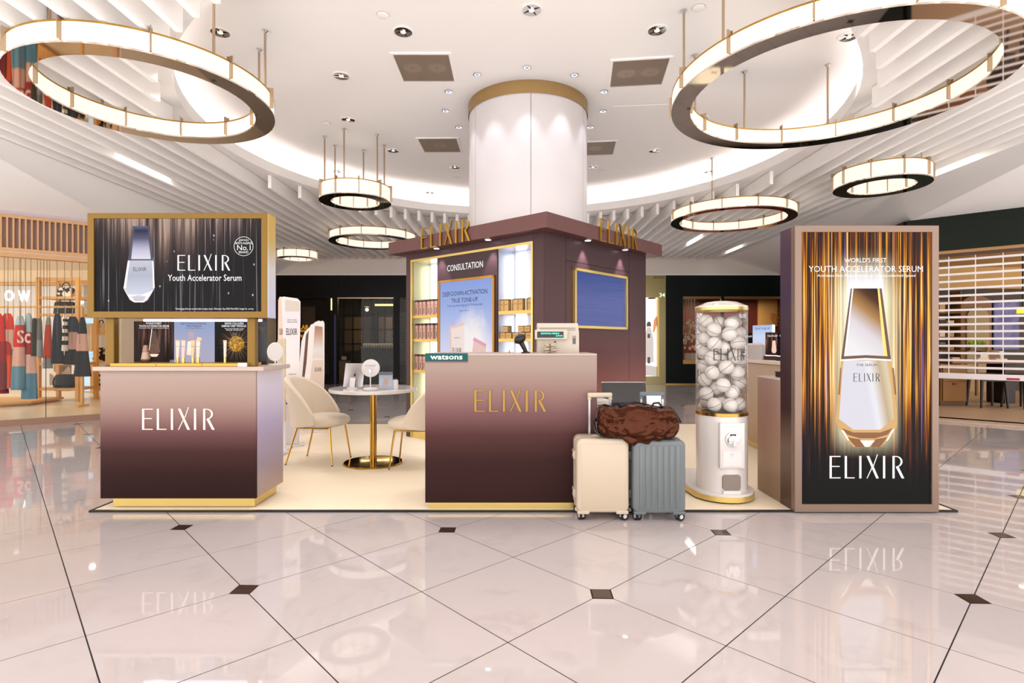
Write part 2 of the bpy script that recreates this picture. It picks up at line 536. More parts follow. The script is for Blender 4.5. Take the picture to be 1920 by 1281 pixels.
# flat soffit with the round opening
def soffit():
    mb = MB()
    n = 96
    X0, X1, Y0, Y1 = -5.85, 5.95, -9.0, 15.4  # unseen stretch behind the camera, lengthened to shape the light
    inner = [(CC[0] + RC * math.cos(2 * PI * k / n), CC[1] + RC * math.sin(2 * PI * k / n)) for k in range(n)]
    outer = []
    for k in range(n):
        a = 2 * PI * k / n; d = Vector((math.cos(a), math.sin(a)))
        ts = []
        if d.x > 1e-6: ts.append((X1 - CC[0]) / d.x)
        if d.x < -1e-6: ts.append((X0 - CC[0]) / d.x)
        if d.y > 1e-6: ts.append((Y1 - CC[1]) / d.y)
        if d.y < -1e-6: ts.append((Y0 - CC[1]) / d.y)
        t = min(ts); outer.append((CC[0] + d.x * t, CC[1] + d.y * t))
    v = [(p[0], p[1], ZB) for p in inner] + [(p[0], p[1], ZB) for p in outer]
    f = [(k, (k + 1) % n, n + (k + 1) % n, n + k) for k in range(n)]
    mb.add(v, f)
    corners = [(X0, Y0), (X1, Y0), (X1, Y1), (X0, Y1)]
    for c in corners:           # fill the clipped corners
        a = math.atan2(c[1] - CC[1], c[0] - CC[0]) % (2 * PI)
        k = int(a / (2 * PI) * n)
        mb.add([(outer[k][0], outer[k][1], ZB), (outer[(k + 1) % n][0], outer[(k + 1) % n][1], ZB), (c[0], c[1], ZB)], [(0, 1, 2)])
    return mb
struct('soffit', soffit(), M_CEIL, ceil, 0)
struct('cove_lip', MB().ring(RC, RC + .04, ZB - .005, ZB + .13, 96, (CC[0], CC[1], 0)), M_CEIL, ceil)
struct('cove_wall', MB().ring(RC + .5, RC + .54, ZB, ZC, 96, (CC[0], CC[1], 0)), M_CEIL, ceil)
M_COVE = mat('cove_strip_light', '#ffffff', 0.5, em=5.5, emcol='#fff3f2')
struct('cove_light_strip', MB().ring(RC + .10, RC + .15, ZB + .01, ZB + .04, 96, (CC[0], CC[1], 0)), M_COVE, ceil)
# slats: parallel boards running away from the viewer, cut by the round opening
SP, ST = 0.232, 0.05
M_GAPL = mat('shadow_gap', '#3a3330', 0.9)
RS = RC + .13
def slat(x, y0, y1):
    mb = MB(); mb.box(x - ST / 2, x + ST / 2, y0, y1, ZF, ZB - .006)
    mb.mi = 1; mb.box(x - ST / 2 + .012, x + ST / 2 - .012, y0 + .012, y1 - .012, ZB - .006, ZB)
    struct('slat', mb, [M_SLAT, M_GAPL], ceil, 0)
k = 0
x = -5.72
while x < 5.85:
    dx = x - CC[0]
    if abs(dx) < RS:
        h = math.sqrt(RS * RS - dx * dx)
        if CC[1] - h > 0.4 and abs(x) > 1.2: slat(x, -3.0, CC[1] - h)
        slat(x, CC[1] + h, 15.28)
    else:
        slat(x, -3.0, 15.28)
    x += SP
# linear lights between slats
M_LIN = mat('linear_light', '#ffffff', 0.5, em=7.0, emcol='#fffaf2')
for (px_, py_, L_, ps) in [(272, 311, .95, 'over the left screen'), (1772, 308, .9, 'right of the small drum lamp'), (1295, 447, .9, 'below the ring lamp beside the column'), (1368, 463, .9, 'behind the right ring lamp')]:
    z = ZF + .10
    d = F * (z - H) / (CY - py_); X = (px_ - CX) * d / F
    kk = round((X + 5.72) / SP - .5); X = -5.72 + (kk + .5) * SP
    t = thing('linear_light', 'bright linear light recessed between white slats ' + ps, 'ceiling light', (X, d, z), 0)
    obj('housing', MB().box(-.085, .085, -L_ / 2 - .02, L_ / 2 + .02, .006, .08), M_SLAT, t, 0)
    obj('diffuser', MB().box(-.075, .075, -L_ / 2, L_ / 2, 0, .006), M_LIN, t, 0)

# side soffits sloping from the slat field down to the shopfronts
ZS = 3.06
WL = [(-10.6, 5.05), (-6.2, 8.48), (-6.64, 15.3)]      # line of the left shopfronts
WR = [(10.4, 4.56), (6.15, 8.43), (7.6, 15.3)]
def side_soffit(line, xe, name):
    mb = MB()
    top = [(xe, -9.0, ZB), (xe, line[0][1], ZB), (xe, line[1][1], ZB), (xe, 15.4, ZB)]  # runs on unseen behind the camera, also to shape the light
    mid = [(xe, -9.0, ZF + .02), (xe, line[0][1], ZF + .02), (xe, line[1][1], ZF + .02), (xe, 15.4, ZF + .02)]
    low = [(line[0][0], -9.0, ZS), (line[0][0], line[0][1], ZS), (line[1][0], line[1][1], ZS), (line[2][0], 15.4, ZS)]
    n = 4
    v = top + mid + low
    f = []
    for r_ in range(2):
        for q in range(3): f.append((r_ * 4 + q, r_ * 4 + q + 1, r_ * 4 + 5 + q, r_ * 4 + 4 + q))
    mb.add(v, f)
    struct(name, mb, M_CEIL, ceil, 60)
side_soffit(WL, -5.85, 'side_soffit'); side_soffit(WR, 5.95, 'side_soffit')
# back fascia
wb = struct('wall_back', MB().box(-6.9, 7.9, 15.3, 15.45, 3.07, 3.72), mat('fascia_paint', '#f1e6dc', 0.7))
struct('fascia_rail', MB().box(-6.9, 7.9, 15.26, 15.31, 3.05, 3.085), M_CEIL, wb, 0)

# vents, access panel, detectors, fittings
M_GRILL = mat('grille_metal', '#b5a290', 0.5, 0.2)
for (px_, py_, sz_, rz_, lab) in [(797, 127, .57, 0, 'square grey ceiling grille in front of the column, to its left'),
                             (1197, 136, .58, R(-7), 'square grey ceiling grille in front of the column, to its right'),
                             (825, 272, .56, R(-1), 'square grey ceiling grille just left of the column'),
                             (1117, 278, .56, R(-6), 'square grey ceiling grille half hidden behind the column')]:
    X, Y = ceil_xy(px_, py_)
    t = thing('ceiling_grille', lab, 'vent', (X, Y, ZC), rz_, 'square air grilles in the round ceiling')
    h_ = sz_ / 2
    fr = MB(); w = .03
    fr.box(-h_ - w, h_ + w, -h_ - w, -h_, -.012, 0).box(-h_ - w, h_ + w, h_, h_ + w, -.012, 0).box(-h_ - w, -h_, -h_, h_, -.012, 0).box(h_, h_ + w, -h_, h_, -.012, 0)
    obj('frame', fr, M_CEIL, t, 0)
    obj('back_plate', MB().box(-h_, h_, -h_, h_, -.003, -.001), mat('vent_back', '#9c8a7a', .8), t, 0)
    cone = MB()
    for dx in ((-.13, .13) if py_ < 200 else (0,)):
        cone.lathe([(.02, -.006), (.05, -.010), (.085, -.006), (.10, -.004)], 20, (dx, 0, 0))
    obj('diffuser_cone', cone, M_GRILL, t)
    sl = MB(); nn = 36
    for q in range(nn):
        xx = -h_ + sz_ * (q + .5) / nn
        sl.box(xx - .0035, xx + .0035, -h_, h_, -.014, -.008)
    so = obj('fine_slats', sl, M_GRILL, t, 0); so['kind'] = 'stuff'
X, Y = 1.63, 7.12
t = thing('access_panel', 'flush square access panel in the white ceiling right of the column', 'ceiling panel', (X, Y, ZC), R(-5))
obj('panel', MB().box(-.33, .33, -.3, .3, -.004, 0), M_CEIL, t, 0)
def fitting(r):
    pass
dl = None
DLAB = ['beside the big left ring lamp', 'right of the left front grille', 'at the top middle, nearest the viewer', 'left of the big right ring lamp and above a grille',
        'inside the big right ring lamp', 'left of the left front grille', 'above the rods of the left drum lamp', 'between the left drum lamp and a grille',
        'behind the rods of the left drum lamp', 'left of the column below a grille', 'farthest back, left of the column', 'right of the column below a grille',
        'farthest back, right of the column', 'right of the column, in front of the back ring lamp', 'above the right back ring lamp', 'at the left rim of the big right ring lamp', 'under the far rim of the big right ring lamp']
M_REFL = mat('fluted_reflector', '#cfcac6', 0.12, 1.0)
M_BULB = mat('downlight_lens', '#fff2e0', 0.4, em=0.9, emcol='#fff0dd')
def make_downlight(r):
    t = thing('ceiling_downlight', 'x', 'ceiling light')
    obj('trim_ring', MB().lathe([(r, 0), (r + .018, -.002), (r + .018, -.008), (r, -.010), (r, 0)], 24), M_CEIL, t)
    obj('reflector', MB().lathe([(r, -.009), (r * .8, -.006), (r * .45, -.003), (0, -.0025)], 16), M_REFL, t, 20)
    obj('lens', MB().lathe([(r * .30, -.0035), (r * .30, -.010), (r * .2, -.013), (0, -.013)], 12), M_BULB, t)
    obj('louvre', MB().box(-r * .98, r * .98, -.004, .004, -.009, -.004).box(-.004, .004, -r * .98, r * .98, -.009, -.004), M_BLACK, t, 0)
    return t
proto = make_downlight(.085)
for i, (x, y) in enumerate(BIGDL):
    o = proto if i == 0 else copy_tree(proto)
    X, Y = ceil_xy(x, y)
    o.location = (X, Y, ZC); o.rotation_euler = (0, 0, i * 1.3)
    tag(o, 'round recessed chrome downlight ' + DLAB[i], 'ceiling light', 'recessed downlights of the round ceiling')
M_BLUE = mat('spot_lens', '#c9d2ff', 0.4, em=1.6, emcol='#dfe4ff')
def make_small(r):
    t = thing('column_spotlight', 'x', 'ceiling light')
    obj('trim_ring', MB().lathe([(r, 0), (r + .01, -.002), (r + .01, -.007), (r, -.009), (r, 0)], 20), M_CHROME, t)
    obj('lens', MB().lathe([(r, -.004), (0, -.004)], 16), M_BLUE, t)
    obj('baffle', MB().lathe([(r * .5, -.005), (r * .5, -.009), (r * .3, -.009), (r * .3, -.005)], 12), M_BLACK, t)
    return t
proto = make_small(.035)
for i, (x, y) in enumerate(SMALLDL):
    o = proto if i == 0 else copy_tree(proto)
    X, Y = ceil_xy(x, y)
    o.location = (X, Y, ZC)
    pos = ['in front of it, left', 'straight in front of it', 'in front of it, right', 'left of it, nearest', 'left of it, middle', 'left of it, farthest', 'right of it, nearest', 'right of it, middle', 'right of it, farthest'][i]
    tag(o, 'tiny cool white spotlight in the ceiling around the white column, ' + pos, 'ceiling light', 'small spotlights around the column')
for (x, y, lab) in [(718, 28, 'white smoke detector disc near the front grille, left of the column'), (612, 231, 'white detector disc beside the rods of the left drum lamp'),
                    (855, 334, 'white detector disc low beside the column, left side'), (1128, 322, 'white detector disc low beside the column, right side'), (1310, 14, 'white detector disc between the rods of the big right ring lamp')]:
    X, Y = ceil_xy(x, y)
    t = thing('smoke_detector', lab, 'detector', (X, Y, ZC))
    obj('base', MB().lathe([(0.055, 0), (.055, -.008), (.045, -.012), (0, -.012)], 24), M_CEIL, t)
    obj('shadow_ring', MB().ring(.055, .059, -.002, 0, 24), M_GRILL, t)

# ================================================================ COLUMN
PC = (0.2, 6.9)
col = struct('column', MB().lathe([(.74, 2.0), (.74, 4.02)], 96, (PC[0], PC[1], 0)), mat('satin_white_cladding', '#d3cdcd', 0.38))
struct('column_band', MB().lathe([(.75, 4.0), (.75, ZC)], 96, (PC[0], PC[1], 0)), mat('aged_brass', '#b39463', 0.35, 0.9), col)
sm = MB()
for a in (-90, -30, 30, 150, 210, 270):
    sm.M = Matrix.Translation((PC[0], PC[1], 0)) @ Matrix.Rotation(R(a + 1), 4, 'Z')
    sm.box(.738, .743, -.003, .003, 2.0, 4.02)
struct('column_seams', sm, mat('seam_grey', '#c2bab8', 0.5), col, 0)

# ================================================================ RING LAMPS
def ring_lamp(c, zb, RR, w, h, n, rods, lab, rot=0.0):
    t = thing('ring_chandelier', lab, 'ceiling lamp', (c[0], c[1], zb), 0, 'glowing brass ring lamps')
    N = max(64, n * 6)
    obj('bottom_plate', MB().ring(RR - w, RR, 0, .014, N), M_MIRROR, t)
    tr = MB().ring(RR - .022, RR - .004, h - .012, h, N).ring(RR - w + .004, RR - w + .022, h - .012, h, N)
    obj('top_rim', tr, M_BRASS, t)
    seg = 2 * PI / n
    sub = max(3, N // n)
    po = mesh_of(MB().ring(RR - .016, RR - .009, .014, h - .012, sub, a0=.006 / RR, a1=seg - .006 / RR), 'shade_panel', M_GLOW)
    pi_ = mesh_of(MB().ring(RR - w + .009, RR - w + .016, .014, h - .012, sub, a0=.006 / RR, a1=seg - .006 / RR), 'shade_panel', M_GLOW)
    b1 = MB().box(RR - .03, RR + .022, -.004, .004, .02, h + .035)
    b1.box(RR - .03, RR - .022, -.012, .012, .02, h + .035)
    br = mesh_of(b1, 'bracket', M_NICKEL, 0)
    b2 = MB().box(RR - w - .022, RR - w + .03, -.004, .004, .02, h + .035).box(RR - w + .022, RR - w + .03, -.012, .012, .02, h + .035)
    br2 = mesh_of(b2, 'bracket', M_NICKEL, 0)
    for k in range(n):
        a = rot + k * seg
        link('shade_panel', po, t, rz=a); link('shade_panel', pi_, t, rz=a)
        link('bracket', br, t, rz=a); link('bracket', br2, t, rz=a)
    for a in rods:
        a = R(a)
        x, y = (RR - w / 2) * math.cos(a), (RR - w / 2) * math.sin(a)
        gx, gy = c[0] + x - CC[0], c[1] + y - CC[1]
        zt = ZC if math.hypot(gx, gy) < RC - .02 else ZB
        ro = obj('rod', MB().cyl((x, y), .011, h - .012, zt - zb, 10), M_NICKEL, t)
        obj('rod_cap', MB().lathe([(.011, zt - zb - .03), (.03, zt - zb - .012), (.03, zt - zb), (0, zt - zb)], 14, (x, y, 0)), M_CHROME, ro)
    spn = MB()
    for k in range(4):
        a = rot + seg * .5 + k * PI / 2
        spn.M = Matrix.Rotation(a, 4, 'Z')
        spn.box(RR - w + .012, RR - .012, -.01, .01, h - .02, h - .008)
    obj('cross_bar', spn, M_BRASS, t, 0)
    return t
ring_lamp((-3.2, 4.87), 3.32, 1.0, .17, .168, 11, (45, 20, 150, 260, 330), 'big glowing ring lamp at upper left, above the left screen', R(8))
ring_lamp((2.75, 4.76), 3.335, 1.31, .17, .160, 14, (175, 135, 100, 60, 250, 205, 300), 'largest glowing ring lamp at upper right, above the tall lightbox', R(5))
ring_lamp((-2.29, 8.0), 3.235, .51, .165, .215, 10, (200, 265, 330, 150, 90, 30), 'small drum-shaped ring lamp left of the white column', R(3))
ring_lamp((-2.95, 11.6), 3.30, .9, .15, .165, 12, (60, 150, 200, 270, 330), 'wide ring lamp left of the kiosk, partly behind its cornice')
ring_lamp((3.82, 9.5), 3.30, 1.02, .15, .165, 12, (230, 160, 270, 310, 20, 90), 'wide ring lamp right of the kiosk, above the ball dispenser')
ring_lamp((4.93, 7.3), 3.262, .56, .17, .215, 10, (20, 75, 160, 220, 300), 'small drum-shaped ring lamp above the tall lightbox at right', R(9))
ring_lamp((-5.45, 13.9), 3.29, .5, .15, .195, 10, (30, 100, 200, 300), 'small distant ring lamp beside the right edge of the left screen')
def wmb(t, extra=None):
    """mesh builder that takes world coordinates and stores them in the frame of thing t"""
    m = MB()
    m.M = (Matrix.Translation(t.location) @ Matrix.Rotation(t.rotation_euler.z, 4, 'Z')).inverted()
    return m

# ================================================================ KIOSK AROUND THE COLUMN
KA = R(48.6)
KC = Vector((0.316, 5.41, ZM))
KM = Matrix.Translation(KC) @ Matrix.Rotation(KA, 4, 'Z')
kiosk = thing('kiosk', 'plum square consultation kiosk with brass trims built around the white column', 'kiosk', KC, KA)
OMB = [(0, '#a87262'), (.30, '#95625b'), (.46, '#6a4245'), (.62, '#4e3235'), (1, '#432b2e')]
M_KR = gmat('kiosk_ombre', 0.0, 2.3, OMB, 0.4, 0.25)
LT, RT_ = 2.19, 2.09
zt = 2.29
mb = MB().box(.30, RT_, .0, LT, 0, zt)
obj('core', mb, M_PLUM, kiosk, 0)
obj('corner_post', MB().box(0, .30, 0, .149, 0, zt), M_KR, kiosk, 0)
obj('end_post', MB().box(0, .30, 2.075, LT, 0, zt), M_PLUM, kiosk, 0)
obj('lintel', MB().box(0, .30, .149, 2.075, 2.185, zt), M_PLUM, kiosk, 0)
# right face panels with recessed joints
g_ = .003
for (x0, x1, z0, z1) in [(.0, .351, 0, zt), (.351, 1.664, 0, 2.03), (.351, 1.664, 2.03, zt), (1.664, RT_, 0, zt)]:
    obj('wall_panel', MB().box(x0 + g_, x1 - g_, -.012, 0, z0 + g_, z1 - g_), M_KR, kiosk, 0)
# cornice
obj('cornice', MB().box(-.155, RT_ + .155, -.155, LT + .155, 2.275, 2.425), mat('cornice_plum', '#64413f', 0.4, 0.2), kiosk, 0)
# niches
M_LINE = mat('silver_lining', '#c3c6d2', 0.28, 0.55)
M_LINEG = mat('champagne_lining', '#d3cfa4', 0.3, 0.5)
M_NBACK = mat('niche_back', '#e6e8f2', 0.5, em=0.25, emcol='#e8ecff')
M_LED = mat('led_strip', '#ffffff', 0.5, em=2.6, emcol='#f4f6ff')
M_SHELF = mat('gold_shelf', '#cda95e', 0.35, 0.6)
for (t0, t1, ml) in [(.149, .634, M_LINE), (1.60, 2.075, M_LINEG)]:
    obj('niche_back', MB().box(.29, .30, t0, t1, .08, 2.185), M_NBACK, kiosk, 0)
    obj('niche_lining', MB().box(.02, .29, t1 - .006, t1, .08, 2.185).box(.02, .29, t0, t0 + .006, .08, 2.185).box(.02, .29, t0, t1, 2.176, 2.185), ml, kiosk, 0)
    obj('led_strip', MB().box(.275, .289, t1 - .17, t1 - .03, .10, 2.15), M_LED, kiosk, 0)
    for zs in (.84, 1.22, 1.51):
        obj('shelf', MB().box(.012, .288, t0 + .006, t1 - .006, zs - .035, zs), M_SHELF, kiosk, 0)
    obj('plinth', MB().box(-.004, .29, t0, t1, 0, .08), M_GOLDL, kiosk, 0)
fr = MB()
fr.box(-.012, .01, .135, 2.09, 2.172, 2.198).box(-.012, .01, .135, .158, 0, 2.172).box(-.012, .01, 2.066, 2.09, 0, 2.172)
obj('brass_frame', fr, M_GOLDL, kiosk, 0)
# consultation panel: built facing -y, turned on to the left face
def left_part(name):
    e_ = bpy.data.objects.new(name, None); COL.objects.link(e_); e_.parent = kiosk; e_.rotation_euler = (0, 0, -PI / 2)
    return e_
cp = left_part('consultation_panel')
obj('panel', MB().box(-1.60, -.634, 0, .30, .0, 2.185), M_PLUMD, cp, 0)
obj('lettering', text_mb('CONSULTATION', -1.13, 2.035, .58, .072, -.004, bold=.004), M_SCW, cp, 0)
sf = MB(); a0, a1, z0, z1 = -1.565, -.662, .36, 1.90
sf.box(a0, a1, -.018, 0, z1 - .026, z1).box(a0, a1, -.018, 0, z0, z0 + .026).box(a0, a0 + .026, -.018, 0, z0, z1).box(a1 - .026, a1, -.018, 0, z0, z1)
obj('screen_frame', sf, mat('amber_brass', '#a9752e', .35, .7), cp, 0)
m = mat('uv_poster', '#a0b0e0', .2); g = NT(m); xx = g.sep()
v_ = g.rng(xx[2], .5, 1.85)
base = g.ramp(v_, [(0, '#f3eef6'), (.45, '#d6d6f2'), (.8, '#9fb2e6'), (1, '#8fa6e0')])
nz = g.noise(g.comb(g.math('MULTIPLY', xx[0], 4.0), 0, g.math('MULTIPLY', xx[2], 4.0)), 2.0, 5, .65)
dist = g.math('ADD', g.math('POWER', g.math('DIVIDE', g.math('ADD', xx[0], 1.02), .34), 2.0), g.math('POWER', g.math('DIVIDE', g.math('SUBTRACT', xx[2], .95), .62), 2.0))
cl = g.rng(g.math('ADD', dist, g.math('MULTIPLY', nz, .9)), .6, 1.7, 1, 0, True)
g.emit(g.mix(cl, base, '#fbf3f0'), .95)
obj('screen', MB().box(a0 + .026, a1 - .026, -.008, -.002, z0 + .026, z1 - .026), m, cp, 0)
M_NAVY = mat('navy_ink', '#151a3a', .6)
tx = text_mb('DEEP-DOWN ACTIVATION.', -1.125, 1.735, .74, .052, -.010, bold=.004)
text_mb('TRUE TONE-UP.', -1.125, 1.655, .44, .05, -.010, mb=tx, bold=.004)
text_mb('Tone-Up Anti-Aging UV Moisturizer', -1.125, 1.595, .58, .032, -.010, mb=tx)
text_mb('SPF50+  PA++++', -1.125, 1.535, .17, .016, -.010, mb=tx)
obj('lettering', tx, M_NAVY, cp, 0)
def printed(parent, polys, y, m_, name='printed_picture'):
    mb_ = MB()
    for i, (poly, mi) in enumerate(polys):
        mb_.mi = mi
        mb_.add([(p[0], y - .0004 * i, p[1]) for p in poly], [tuple(range(len(poly)))])
    return obj(name, mb_, m_, parent, 0)
PK = mat('print_blush', '#6a5a56', .5, em=.7, emcol='#ecc8be'); PK2 = mat('print_pink', '#6a4a58', .5, em=.66, emcol='#e8a6c4'); PKW = mat('print_pearl', '#6a6260', .5, em=.72, emcol='#f2e2de')
PG = mat('print_gold', '#c89a4a', .5, em=.7, emcol='#c9a05c')
printed(cp, [([(-1.36, .55), (-1.12, .55), (-1.135, 1.40), (-1.375, 1.36)], 0), ([(-1.375, 1.33), (-1.137, 1.37), (-1.135, 1.40), (-1.375, 1.36)], 1), ([(-1.36, .55), (-1.33, .55), (-1.345, 1.33), (-1.373, 1.33)], 1),
             ([(-1.06, .75), (-.86, .68), (-.78, 1.16), (-.97, 1.235)], 1), ([(-.99, 1.20), (-.80, 1.125), (-.78, 1.16), (-.97, 1.235)], 2)], -.0095, [PKW, PK, PK2])
wd = text_mb('ELIXIR', -1.245, 1.085, .15, .06, -.0125)
text_mb('TONE-UP UV', -1.245, 1.23, .10, .014, -.0125, mb=wd)
obj('lettering', wd, M_INKD, cp, 0)
# right face screen
sf = MB(); a0, a1, z0, z1 = .475, 1.575, 1.33, 1.965
sf.box(a0, a1, -.045, -.012, z1 - .028, z1).box(a0, a1, -.045, -.012, z0, z0 + .028).box(a0, a0 + .028, -.045, -.012, z0, z1).box(a1 - .028, a1, -.045, -.012, z0, z1)
obj('screen_frame', sf, M_GOLDL, kiosk, 0, label='pale gold frame of the blue screen')
m = mat('blue_screen', '#4a5aa0', .12); g = NT(m); xx = g.sep()
v_ = g.rng(xx[2], 1.35, 1.95)
nz = g.noise(g.comb(g.math('MULTIPLY', xx[0], .8), 0, g.math('MULTIPLY', xx[2], 22.0)), 1.5, 3)
g.emit(g.mix(g.math('MULTIPLY', nz, .35), g.ramp(v_, [(0, '#5361a6'), (.5, '#5763aa'), (1, '#2f4d96')]), '#8f97cc'), .78)
obj('screen', MB().box(a0 + .028, a1 - .028, -.02, -.013, z0 + .028, z1 - .028), m, kiosk, 0, label='plain blue lit screen')
# brass sign letters
sl_ = left_part('sign_letters')
wordmark_parts(sl_, -1.69, 2.268, .822, .245, -.175, -.157, M_BRASS)
sr_ = bpy.data.objects.new('sign_letters', None); COL.objects.link(sr_); sr_.parent = kiosk
wordmark_parts(sr_, .76, 2.268, .822, .245, -.175, -.157, M_BRASS)
# cornice spots
M_SPOTL = mat('spot_glow', '#ffffff', .4, em=6.0, emcol='#e8ecff')
for (a, b) in [(-.08, .69), (-.08, 1.52), (.66, -.08), (1.45, -.08)]:
    s_ = obj('cornice_spot', MB().lathe([(.045, 2.275), (.045, 2.268), (.034, 2.266), (.034, 2.272)], 20, (a, b, 0)), M_CHROME, kiosk)
    obj('lens', MB().lathe([(.034, 2.270), (0, 2.270)], 16, (a, b, 0)), M_SPOTL, s_)
    wp = KM @ Vector((a, b, 2.262))
    ap = KM @ Vector((a * .3 if a < 0 else a, b * .3 if b < 0 else b, 1.4))
    spot(wp.x, wp.y, wp.z, 40, size=62, blend=.6, col=(.86, .86, 1.0), r=.02, aim=ap)

# boxes in the niches
M_BOXP = mat('blush_carton', '#c99f8e', .4, .2); M_BOXPD = mat('carton_dark', '#4d3532', .4)
M_BOXG = mat('gold_carton', '#b8935a', .4, .35); M_BOXW = mat('white_carton', '#e9e6ea', .4)
def carton(name, w, d, h, mb_, mt_, top=.12, cap_first=True):
    t = thing(name, 'x', 'product box')
    obj('carton', MB().rbox(-w / 2, w / 2, -d / 2, d / 2, 0, h * (1 - top), .002, 1), mb_, t, 0)
    lid = obj('lid', MB().rbox(-w / 2, w / 2, -d / 2, d / 2, h * (1 - top), h, .002, 1), mt_, t, 0)
    return t
slim = carton('slim_serum_box', .044, .044, .19, M_BOXP, M_BOXPD, .13)
obj('lettering', text_mb('ELIXIR', 0, .118, .032, .010, -.0225), M_INKD, slim, 0)
obj('stripe', MB().box(-.006, .006, -.0228, -.022, .02, .09), M_BOXPD, slim, 0)
first = True
SHN = {1.51: 'top', 1.22: 'middle', .84: 'lower'}
for zs in (1.51, 1.22, .84):
    for i in range(6):
        o = slim if first else copy_tree(slim); first = False
        tt = 2.035 - i * .074
        o.location = KM @ Vector((.055 + .008 * (i % 2), tt, zs)); o.rotation_euler = (0, 0, KA - PI / 2)
        tag(o, f'slim blush serum box, {ORD[i]} from left, {SHN[zs]} shelf, kiosk left niche', 'product box', 'serum boxes in the kiosk left niche')
gb = carton('cream_box', .06, .055, .125, M_BOXG, M_BOXPD, .07)
obj('lettering', text_mb('ELIXIR', 0, .07, .042, .010, -.028), M_INKD, gb, 0)
first = True
for i in range(7):
    o = gb if first else copy_tree(gb); first = False
    o.location = KM @ Vector((.06 + .05 * (i % 3 == 2), .60 - i * .066, 1.51)); o.rotation_euler = (0, 0, KA - PI / 2)
    tag(o, f'tall gold product box, {ORD[i]} from left, top shelf, kiosk right niche', 'product box', 'gold boxes in the kiosk right niche')
jb = carton('jar_box', .078, .07, .066, M_BOXG, M_BOXPD, .10)
obj('lettering', text_mb('ELIXIR', 0, .03, .045, .010, -.0355), M_INKD, jb, 0)
first = True
for i, (tt, zz) in enumerate([(.585, 0), (.50, 0), (.40, 0), (.315, 0), (.225, 0), (.55, .0675), (.33, .0675), (.245, .0675)]):
    o = jb if first else copy_tree(jb); first = False
    o.location = KM @ Vector((.065, tt, 1.22 + zz)); o.rotation_euler = (0, 0, KA - PI / 2)
    w_ = f'{ORD[i]} from left in the bottom row' if i < 5 else f'{ORD[i - 5]} from left in the stacked upper row'
    tag(o, f'squat gold jar box, {w_}, kiosk right niche', 'product box', 'jar boxes in the kiosk right niche')

# ================================================================ FRONT COUNTER
ct = thing('front_counter', 'ombre plum cashier counter with brass wordmark and gold plinth, standing in the middle', 'counter', (0, 4.15, ZM))
CF = 3.87
M_CT = gmat('counter_ombre', .05, 1.115, [(0, '#2e1a19'), (.28, '#341e1d'), (.45, '#4b2e2c'), (.60, '#705050'), (.74, '#876b65'), (.9, '#96837a'), (1, '#9a897f')], .5, .05, spec=.12)
obj('body', wmb(ct).rbox(-.615, .602, CF, 4.42, .058, 1.10, .003, 1), M_CT, ct, 0)
obj('worktop', wmb(ct).rbox(-.615, .602, CF, 4.44, 1.10, 1.114, .003, 1), mat('counter_top', '#b3a094', .35), ct, 0)
obj('plinth', wmb(ct).box(-.595, .582, CF + .022, 4.40, ZM, .058), M_GOLDL, ct, 0)
p0, p1 = pt(889.5, 772, CF), pt(1024, 732, CF)
we = bpy.data.objects.new('wordmark', None); COL.objects.link(we); we.parent = ct; we.location = (-ct.location.x, -ct.location.y, -ct.location.z)
wordmark_parts(we, p0.x, p0.z, p1.x - p0.x, p1.z - p0.z, CF - .006, CF, mat('antique_brass', '#93723a', .34, .9))
# shop sign clipped on the counter
a, b = pt(797.5, 679, CF), pt(877, 662.5, CF)
sg = thing('teal_sign', 'small teal shop sign with white lettering on the cashier counter top corner', 'sign', (a.x, CF - .008, a.z))
M_TEAL = mat('teal_print', '#17504f', .5, spec=.2); M_RED = mat('dark_red_print', '#8c2338', .4)
obj('plate', wmb(sg).rbox(a.x, b.x, CF - .007, CF - .001, a.z, b.z, .001, 1), M_TEAL, sg, 0)
obj('red_line', wmb(sg).box(a.x, b.x, CF - .0078, CF - .007, a.z, a.z + .006), M_RED, sg, 0)
obj('lettering', text_mb('watsons', (a.x + b.x) / 2, a.z + .034, .228, .032, CF - .0085, mb=wmb(sg), bold=.02), mat('sign_white', '#e6f2ee', .5), sg, 0)

# ================================================================ LEFT DESK WITH BIG SCREEN
dk = thing('display_desk', 'ombre beige to plum display desk with white wordmark under the wide screen at left', 'desk', (-2.36, 4.1, ZM))
DF = 3.87
M_DK = gmat('desk_ombre', .088, .99, [(0, '#261413'), (.18, '#2c1817'), (.36, '#3e2524'), (.5, '#604140'), (.62, '#80635e'), (.76, '#957d74'), (1, '#a39086')], .5, .05, spec=.12)
M_SIDE = gmat('side_sheen', .088, .99, [(0, '#9c8478'), (.25, '#9a8c9e'), (.55, '#aca0c0'), (.85, '#d2cadc'), (1, '#dcd4da')], .3, .15)  # lilac ramp paints in the light this side reflects
obj('front_panel', wmb(dk).rbox(-2.915, -1.812, DF, DF + .02, .088, .992, .002, 1), M_DK, dk, 0)
obj('carcass', wmb(dk).box(-2.91, -1.832, DF + .02, 4.33, .088, .992), M_PLUM, dk, 0)
obj('side_panel', wmb(dk).rbox(-1.832, -1.812, DF + .02, 4.33, .088, .992, .002, 1), M_SIDE, dk, 0, label='side panel with a lilac sheen painted in')
obj('plinth', wmb(dk).box(-2.86, -1.845, DF + .05, 4.28, ZM + .006, .088), M_GOLDL, dk, 0)
ft = wmb(dk)
for fx in (-2.8, -1.9):
    for fy in (3.96, 4.24): ft.cyl((fx, fy), .018, ZM, ZM + .008, 12)
obj('feet', ft, M_BLACK, dk)
obj('desktop', wmb(dk).rbox(-2.95, -1.745, 3.84, 4.30, .992, 1.022, .003, 1), mat('desk_top', '#b3a093', .35), dk, 0)
p0, p1 = pt(267, 806, DF), pt(403, 766.5, DF)
